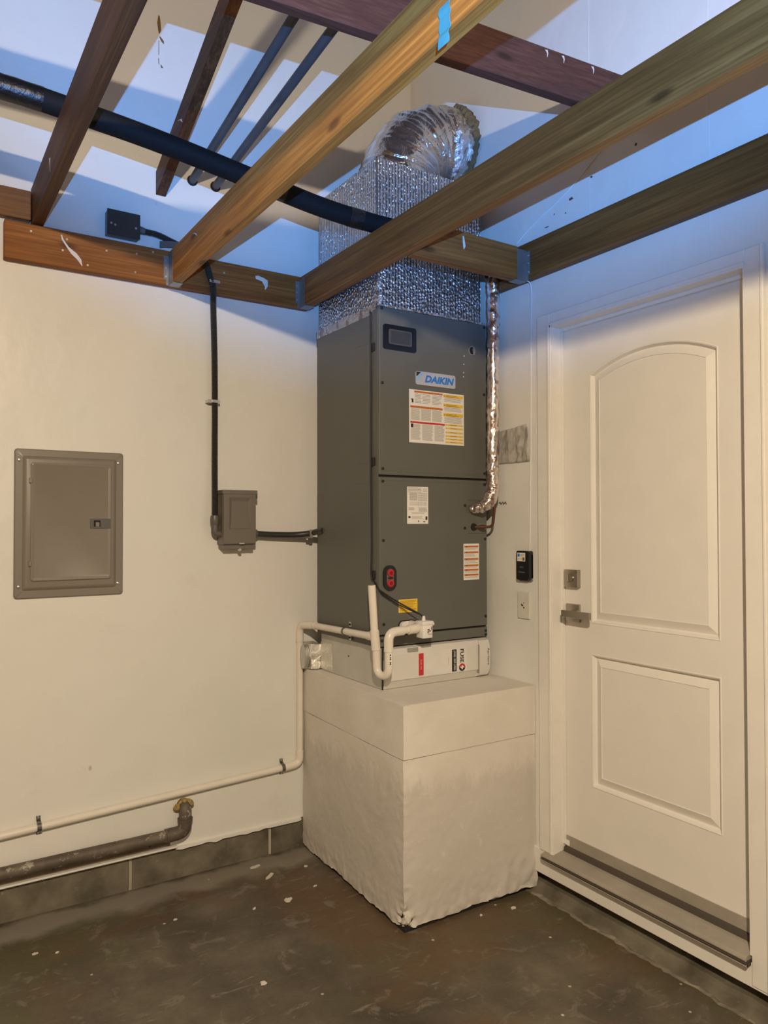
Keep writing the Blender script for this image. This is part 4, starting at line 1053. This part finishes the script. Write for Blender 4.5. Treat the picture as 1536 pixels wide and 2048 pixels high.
obj('tab', box(-0.670, -0.656, -0.098, 0.0, 1.396, 1.401), M_STEEL, sm)
obj('screw', tube([(-0.664, -0.060, 1.400), (-0.664, -0.060, 1.388)], 0.005, 8), M_STEEL, sm)

# junction box above the ledger
JB = thing('junction_box', (-1.465, -0.03, 2.60), 'dark metal junction box on the wall above the ledger', 'electrical box')
obj('box', box(-1.528, -1.404, -0.045, 0.0, 2.600, 2.694, bev=0.002, seg=1), M_GREYPL, JB)
obj('cover', box(-1.530, -1.403, -0.050, -0.045, 2.598, 2.696, bev=0.001, seg=1), plain('dark_cover', (0.075, 0.072, 0.068, 1), 0.35, 0.6), JB)
for x, z in ((-1.515, 2.640), (-1.500, 2.636), (-1.420, 2.638)):
    obj('screw', add_disc(nb(), (x, -0.050, z), 1, 0.0045, -0.002, 8), M_STEEL, JB)
obj('connector', tube([(-1.404, -0.026, 2.645), (-1.380, -0.026, 2.642)], [0.016, 0.014], 12), M_GREYPL, JB, True)
UC = thing('flexible_conduit', (-1.25, -0.03, 2.6), 'black flexible conduit curving from junction box behind the pale joist', 'conduit')
obj('sheath', ribbed(catmull([(-1.390, -0.026, 2.642), (-1.330, -0.026, 2.640), (-1.270, -0.026, 2.624), (-1.215, -0.026, 2.608), (-1.180, -0.026, 2.600)], 8), 0.0120), M_LIQUID, UC, True)
b = nb(); prev = None
for p in catmull([(-1.320, -0.030, 2.600), (-1.29, -0.034, 2.606), (-1.24, -0.036, 2.610), (-1.20, -0.036, 2.606)], 5):
    r = [b.verts.new(p+Vector((0, 0, 0.013))), b.verts.new(p-Vector((0, 0, 0.013))), b.verts.new(p+Vector((0, -0.003, -0.013))), b.verts.new(p+Vector((0, -0.003, 0.013)))]
    if prev:
        for q in range(4): b.faces.new((prev[q], prev[(q+1) % 4], r[(q+1) % 4], r[q]))
    else: b.faces.new(r)
    prev = r
b.faces.new(prev[::-1])
single('metal_strap', b, M_GREYPL, 'flat grey metal strap tucked behind the pale joist', 'strap')

# ------------------------------------------------------------------ door
DY0, DY1, DZB, DZT = -0.974, -1.772, 0.225, 2.225     # slab edges (left is nearer the corner)
DO = thing('door_1', (0.02, -1.37, 0.2), 'white two-panel door with an arched upper panel', 'door')
DO['kind'] = 'structure'
def arch(i, y0=-1.112, y1=-1.647, z0=1.080, zs=2.024, zp=2.088, n=26):
    """closed outline inset by i (y decreasing to the right)"""
    a, b_ = y0-i, y1+i; mid = (a+b_)/2; half = (a-b_)/2
    out = [(a, z0+i), (b_, z0+i)]
    h = zp-zs; R_ = ((y0-y1)**2/4+h*h)/(2*h); c = zp-R_; R2 = R_-i
    for k_ in range(n+1):
        y = b_+(a-b_)*k_/n; out.append((y, c+math.sqrt(max(0, R2*R2-(y-mid)**2))))
    return out
def rect(i, y0=-1.112, y1=-1.647, z0=0.464, z1=0.966):
    a, b_ = y0-i, y1+i; return [(a, z0+i), (b_, z0+i), (b_, z1-i), (a, z1-i)]
b = nb()
def loop(pts, x):
    vs_ = [b.verts.new((x, y, z)) for y, z in pts]
    es = [b.edges.new((vs_[i], vs_[(i+1) % len(vs_)])) for i in range(len(vs_))]; return vs_, es
E_ = []
for pts in ([(DY0, DZB), (DY1, DZB), (DY1, DZT), (DY0, DZT)], arch(0), rect(0)): E_ += loop(pts, 0.0)[1]
bmesh.ops.triangle_fill(b, use_beauty=True, use_dissolve=False, edges=E_)
add_box(b, 0.0160, 0.042, DY1, DY0, DZB, DZT)
for q in ((DY0, DY0, DZB, DZT), (DY1, DY1, DZB, DZT)):
    v_ = [b.verts.new(p) for p in ((0, q[0], q[2]), (0.0160, q[0], q[2]), (0.0160, q[0], q[3]), (0, q[0], q[3]))]; b.faces.new(v_)
slab = obj('slab', b, M_DOOR, DO)
for shape, nm in ((arch, 'upper_panel'), (rect, 'lower_panel')):
    prof = [(0, 0), (0.003, -0.0015), (0.007, 0.0), (0.011, 0.008), (0.014, 0.0145), (0.0165, 0.0145), (0.045, 0.0015), (0.0462, 0.0040), (0.049, 0.0040)]
    obj(nm, loft([[(x, y, z) for y, z in shape(i)] for i, x in prof]), M_DOOR, DO)
obj('door_sweep', box(-0.004, 0.0, DY1, DY0-0.010, 0.203, 0.243), M_THRESH, DO)
obj('sweep_block', box(-0.006, -0.001, DY0-0.026, DY0-0.006, 0.206, 0.226), M_WPL, DO)
# deadbolt
db = obj('deadbolt', box(-0.018, -0.0005, -1.062, -0.994, 1.210, 1.279, bev=0.001, seg=1), M_NICKEL, DO)
obj('thumb_turn', box(-0.038, -0.018, -1.0305, -1.0255, 1.232, 1.262, bev=0.002, seg=1), M_NICKEL, db)
obj('turn_collar', tube([(-0.018, -1.028, 1.246), (-0.022, -1.028, 1.246)], 0.013, 14), M_NICKEL, db, True)
lv = obj('lever_rose', box(-0.010, -0.0005, -1.062, -0.994, 1.077, 1.146, bev=0.001, seg=1), M_NICKEL, DO)
obj('lever_neck', tube([(-0.010, -1.028, 1.112), (-0.052, -1.028, 1.112)], 0.010, 12), M_NICKEL, lv, True)
obj('lever', box(-0.062, -0.050, -1.158, -1.018, 1.100, 1.126, bev=0.001, seg=1), M_NICKEL, lv)
# door casing and jambs
TR = thing('trim_1', (-0.06, -1.37, 0.15), 'white painted casing and jamb around the door', 'trim'); TR['kind'] = 'structure'
def casing(y0, y1, z0, z1, inner):
    """vertical casing with a bead on its inner edge"""
    b = box(WX-0.014, WX, y0, y1, z0, z1, bev=0.002, seg=1)
    return b
obj('side_casing', casing(-0.967, -0.898, 0.172, 2.283, 0), M_TRIM, TR)
obj('casing_bead', box(WX-0.019, WX-0.001, -0.9685, -0.955, 0.172, 2.235, bev=0.003, seg=2), M_TRIM, TR)
obj('side_casing', casing(-1.834, -1.776, 0.085, 2.283, 0), M_TRIM, TR)
obj('casing_bead', box(WX-0.019, WX-0.001, -1.8365, -1.826, 0.085, 2.283, bev=0.003, seg=2), M_TRIM, TR)
obj('head_casing', casing(-1.776, -0.967, 2.235, 2.283, 0), M_TRIM, TR)
obj('casing_bead', box(WX-0.019, WX-0.001, -1.776, -0.967, 2.2335, 2.245, bev=0.003, seg=2), M_TRIM, TR)
obj('jamb', box(WX-0.0155, 0.10, -0.974, -0.962, 0.172, 2.235, bev=0.001, seg=1), M_TRIM, TR)
obj('jamb', box(WX-0.0135, 0.10, -1.782, -1.770, 0.172, 2.235, bev=0.001, seg=1), M_TRIM, TR)
obj('head_jamb', box(WX-0.0155, 0.10, -1.776, -0.967, 2.226, 2.236, bev=0.001, seg=1), M_TRIM, TR)
obj('weather_stop', box(-0.012, -0.001, -0.982, -0.974, 0.21, 2.226), M_TRIM, TR)
obj('weather_stop', box(-0.014, -0.001, -1.770, -0.974, 2.214, 2.226), M_TRIM, TR)
obj('weather_stop', box(-0.012, -0.001, -1.770, -1.764, 0.21, 2.226), M_TRIM, TR)
# threshold
TH = thing('trim_2', (-0.05, -1.37, 0.14), 'dull metal door threshold with a ridged nosing', 'trim'); TH['kind'] = 'structure'
b = nb(); add_prism(b, [(-0.086, 0.160), (-0.086, 0.168), (-0.080, 0.172), (-0.030, 0.181), (0.02, 0.186), (0.09, 0.186), (0.09, 0.136), (-0.05, 0.136)], 1, -1.770, -0.930)
for v in b.verts: v.co.x, v.co.y = v.co.x, v.co.y
obj('sill_plate', b, M_THRESH, TH)
obj('nosing_ridge', tube([(-0.086, -0.930, 0.165), (-0.086, -1.772, 0.165)], 0.0055, 8), M_THRESH, TH, True)
obj('nosing_ridge', tube([(-0.084, -0.930, 0.154), (-0.084, -1.772, 0.154)], 0.0050, 8), M_RUBBER, TH, True)
obj('nosing_ridge', tube([(-0.081, -0.930, 0.145), (-0.081, -1.772, 0.145)], 0.0045, 8), M_THRESH, TH, True)
obj('nosing_web', box(-0.082, -0.05, -1.772, -0.930, 0.142, 0.160), M_RUBBER, TH)
b = nb(); add_prism(b, [(-0.016, 0.182), (-0.012, 0.197), (-0.001, 0.204), (-0.001, 0.182)], 1, -1.768, -0.978)
obj('inner_ramp', b, M_RUBBER, TH)
# painted board under the sill
BD = nb(); add_box(BD, WX-0.010, WX, -5.9, -0.832, 0.076, 0.150, 0.002, 1)
add_box(BD, WX-0.0095, WX, -0.930, -0.832, 0.148, 0.172, 0.002, 1)
struct('baseboard_right', BD, M_TRIM, 'white painted board under the door sill')

# ------------------------------------------------------------------ wall control, plate, film and wire
WC = thing('wall_control', (WX, -0.81, 1.23), 'black wall control with a white sticker left of the door', 'wall control')
b = prism(rrect(-0.856, -0.784, 1.229, 1.347, 0.008), 0, WX-0.024, WX)
obj('housing', b, M_BLKPL, WC)
obj('back_plate', prism(rrect(-0.856, -0.782, 1.222, 1.340, 0.008), 0, WX-0.008, WX), plain('grey_back', (0.20, 0.20, 0.21, 1), 0.4), WC)
xs_ = WX-0.0243
stk = obj('sticker', box(xs_-0.0004, xs_+0.0006, -0.836, -0.790, 1.305, 1.339), M_PAPER, WC)
def barsx(rects, x):
    b = nb()
    for y0, y1, z0, z1 in rects:
        b.faces.new([b.verts.new(p) for p in ((x, y0, z0), (x, y0, z1), (x, y1, z1), (x, y1, z0))])
    return b
obj('sticker_blue', barsx([(-0.805, -0.793, 1.323, 1.336)], xs_-0.0007), M_BLUEP, stk)
o = obj('sticker_print', barsx([(-0.832, -0.808, 1.332, 1.335), (-0.830, -0.808, 1.326, 1.329), (-0.806, -0.794, 1.314, 1.316), (-0.804, -0.794, 1.309, 1.311)], xs_-0.0007), M_INK, stk); o['kind'] = 'stuff'
obj('sticker_yellow', barsx([(-0.818, -0.810, 1.309, 1.320)], xs_-0.0007), M_YELLOW, stk)
obj('sticker_grey', barsx([(-0.833, -0.821, 1.307, 1.321)], xs_-0.0007), plain('mid_grey_print', (0.12, 0.12, 0.11, 1), 0.6), stk)
obj('button_mark', barsx([(-0.826, -0.804, 1.277, 1.284)], xs_-0.0002), plain('button_grey', (0.06, 0.06, 0.06, 1), 0.4), WC)
obj('lettering', text_mesh('LiftMaster', (xs_-0.0006, -0.797, 1.258), (0, -1, 0), (0, 0, 1), 0.038, 0.006), plain('logo_grey', (0.22, 0.22, 0.22, 1), 0.4), WC)
obj('status_light', add_disc(nb(), (xs_, -0.814, 1.314), 0, 0.0025, -0.0016, 8), M_YELLOW, WC)
WP = thing('wall_plate_cover', (WX, -0.80, 1.07), 'cream painted wall plate with broken slots under the black wall control', 'wall plate')
obj('plate', box(WX-0.008, WX, -0.842, -0.772, 1.070, 1.180, bev=0.003, seg=2), M_PLATE, WP)
xp = WX-0.0083
for y0, y1, z0, z1 in ((-0.813, -0.806, 1.112, 1.118), (-0.800, -0.794, 1.122, 1.130), (-0.806, -0.799, 1.120, 1.126), (-0.812, -0.807, 1.133, 1.136)):
    obj('slot', barsx([(y0, y1, z0, z1)], xp), M_DARKN, WP)
for z in (1.155, 1.093):
    obj('screw', add_disc(nb(), (WX-0.008, -0.809, z), 0, 0.0028, -0.0008, 8), M_PLATE, WP)
# crumpled plastic pouch on the wall
b = nb(); g = []
for i in range(23):
    row = []
    for j in range(19):
        u, v = i/22, j/18
        y = -0.640-0.208*u; z = 1.712+0.150*v - 0.012*(1-u)*v
        x = WX-0.004-0.012*abs(noise.noise(Vector((u*5, v*3, 2))))*(1 if 0 < u < 1 else .4) - 0.012*(u**3)*(0.4+v)
        row.append(b.verts.new((x, y, z)))
    g.append(row)
for i in range(22):
    for j in range(18): b.faces.new((g[i][j], g[i+1][j], g[i+1][j+1], g[i][j+1]))
ob = single('plastic_pouch', b, M_FILM, 'crumpled clear plastic pouch stuck on the wall beside the foil pipe', 'pouch', smooth=True)
md = ob.modifiers.new('thickness', 'SOLIDIFY'); md.thickness = 0.0008
cable('bell_wire', [(WX-0.004, -1.30, 2.862), (WX-0.004, -1.213, 2.817), (WX-0.004, -1.052, 2.731), (WX-0.004, -0.88, 2.672), (WX-0.012, -0.800, 2.625), (WX-0.047, -0.815, 2.585), (WX-0.0465, -0.842, 2.560), (WX-0.0465, -0.861, 2.48), (WX-0.044, -0.866, 2.440), (WX-0.006, -0.862, 2.410), (WX-0.004, -0.856, 2.20), (WX-0.004, -0.852, 1.80), (WX-0.004, -0.846, 1.50), (WX-0.005, -0.842, 1.345)], 0.0023, M_WPL, 'thin white wire running down the wall to the black wall control', 'cable')

# scars in the paint of the right wall
MS_ = plain('wall_scar', (0.10, 0.07, 0.045, 1), 0.8)
for y, z, w_, h_ in ((-1.073, 2.700, .011, .008), (-1.175, 2.745, .007, .005), (-0.985, 2.672, .003, .003), (-0.945, 2.635, .012, .003), (-1.045, 2.655, .004, .003), (-1.375, 2.78, .006, .006)):
    b = nb(); n = 9
    add_prism(b, [(y+w_*(0.6+0.6*random.random())*math.cos(2*math.pi*i/n), z+h_*(0.5+0.7*random.random())*math.sin(2*math.pi*i/n)) for i in range(n)], 0, WX-0.0012, WX)
    obj('paint_scar', b, MS_, WALL_R)
for y0, y1, z in ((-0.655, -0.70, 1.545),):
    b = nb(); pts_ = [(WX-0.001, y0+(y1-y0)*i/8, z+0.006*math.sin(i*2.1)) for i in range(9)]
    add_tube(b, pts_, 0.0022, 6); obj('paint_scar', b, MS_, WALL_R)
for y, z0, z1 in ((-1.655, 2.30, 4.0), (-1.165, 2.60, 3.6)):
    obj('board_seam', box(WX-0.0009, WX, y-0.0015, y+0.0015, z0, z1), M_WALL, WALL_R)
# ------------------------------------------------------------------ paint flakes on the floor
FL = [(-0.922, -0.41, 0.020, 'large pale round paint flake on the floor left of the plinth'), (-0.917, -0.075, 0.030, 'long curled paint flake by the concrete blocks'),
      (-0.901, -0.187, 0.032, 'long slanting paint flake between the blocks and the round flake'), (-0.736, -0.19, 0.010, 'tiny paint flake close beside the plinth side'),
      (-1.218, -0.848, 0.014, 'pale paint flake in the middle foreground of the floor'), (-0.235, -0.93, 0.013, 'pale paint flake in front of the plinth face'),
      (-1.737, -0.307, 0.008, 'small triangular paint flake at the left of the floor'), (-1.803, -0.275, 0.010, 'small pale paint flake nearest the left edge'),
      (-0.784, -0.365, 0.009, 'small paint flake between the round flake and the plinth'), (-1.337, -0.316, 0.008, 'small paint flake on the open floor below the iron pipe elbow'),
      (-1.06, -0.40, 0.008, 'little paint flake just left of the round flake'), (-0.371, -0.905, 0.007, 'little paint flake at the foot of the plinth front')]
for i, (x, y, r, lab) in enumerate(FL):
    b = nb(); n = 9; rs = [r*(0.6+0.55*random.random()) for _ in range(n)]
    el = 0.35 if 'long' in lab else 0.75
    an = random.uniform(0.2, 0.9)
    ptsf = []
    for k_ in range(n):
        a = 2*math.pi*k_/n; px, py = rs[k_]*math.cos(a), rs[k_]*math.sin(a)*el
        ptsf.append((x+px*math.cos(an)-py*math.sin(an), y+px*math.sin(an)+py*math.cos(an)))
    add_prism(b, ptsf, 2, 0.0, 0.0015)
    for v in b.verts:
        if v.co.z > 0.001: v.co.z += 0.002*random.random()
    single('paint_flake', b, M_FLAKE, lab, 'paint flake', 'paint flakes on the floor')
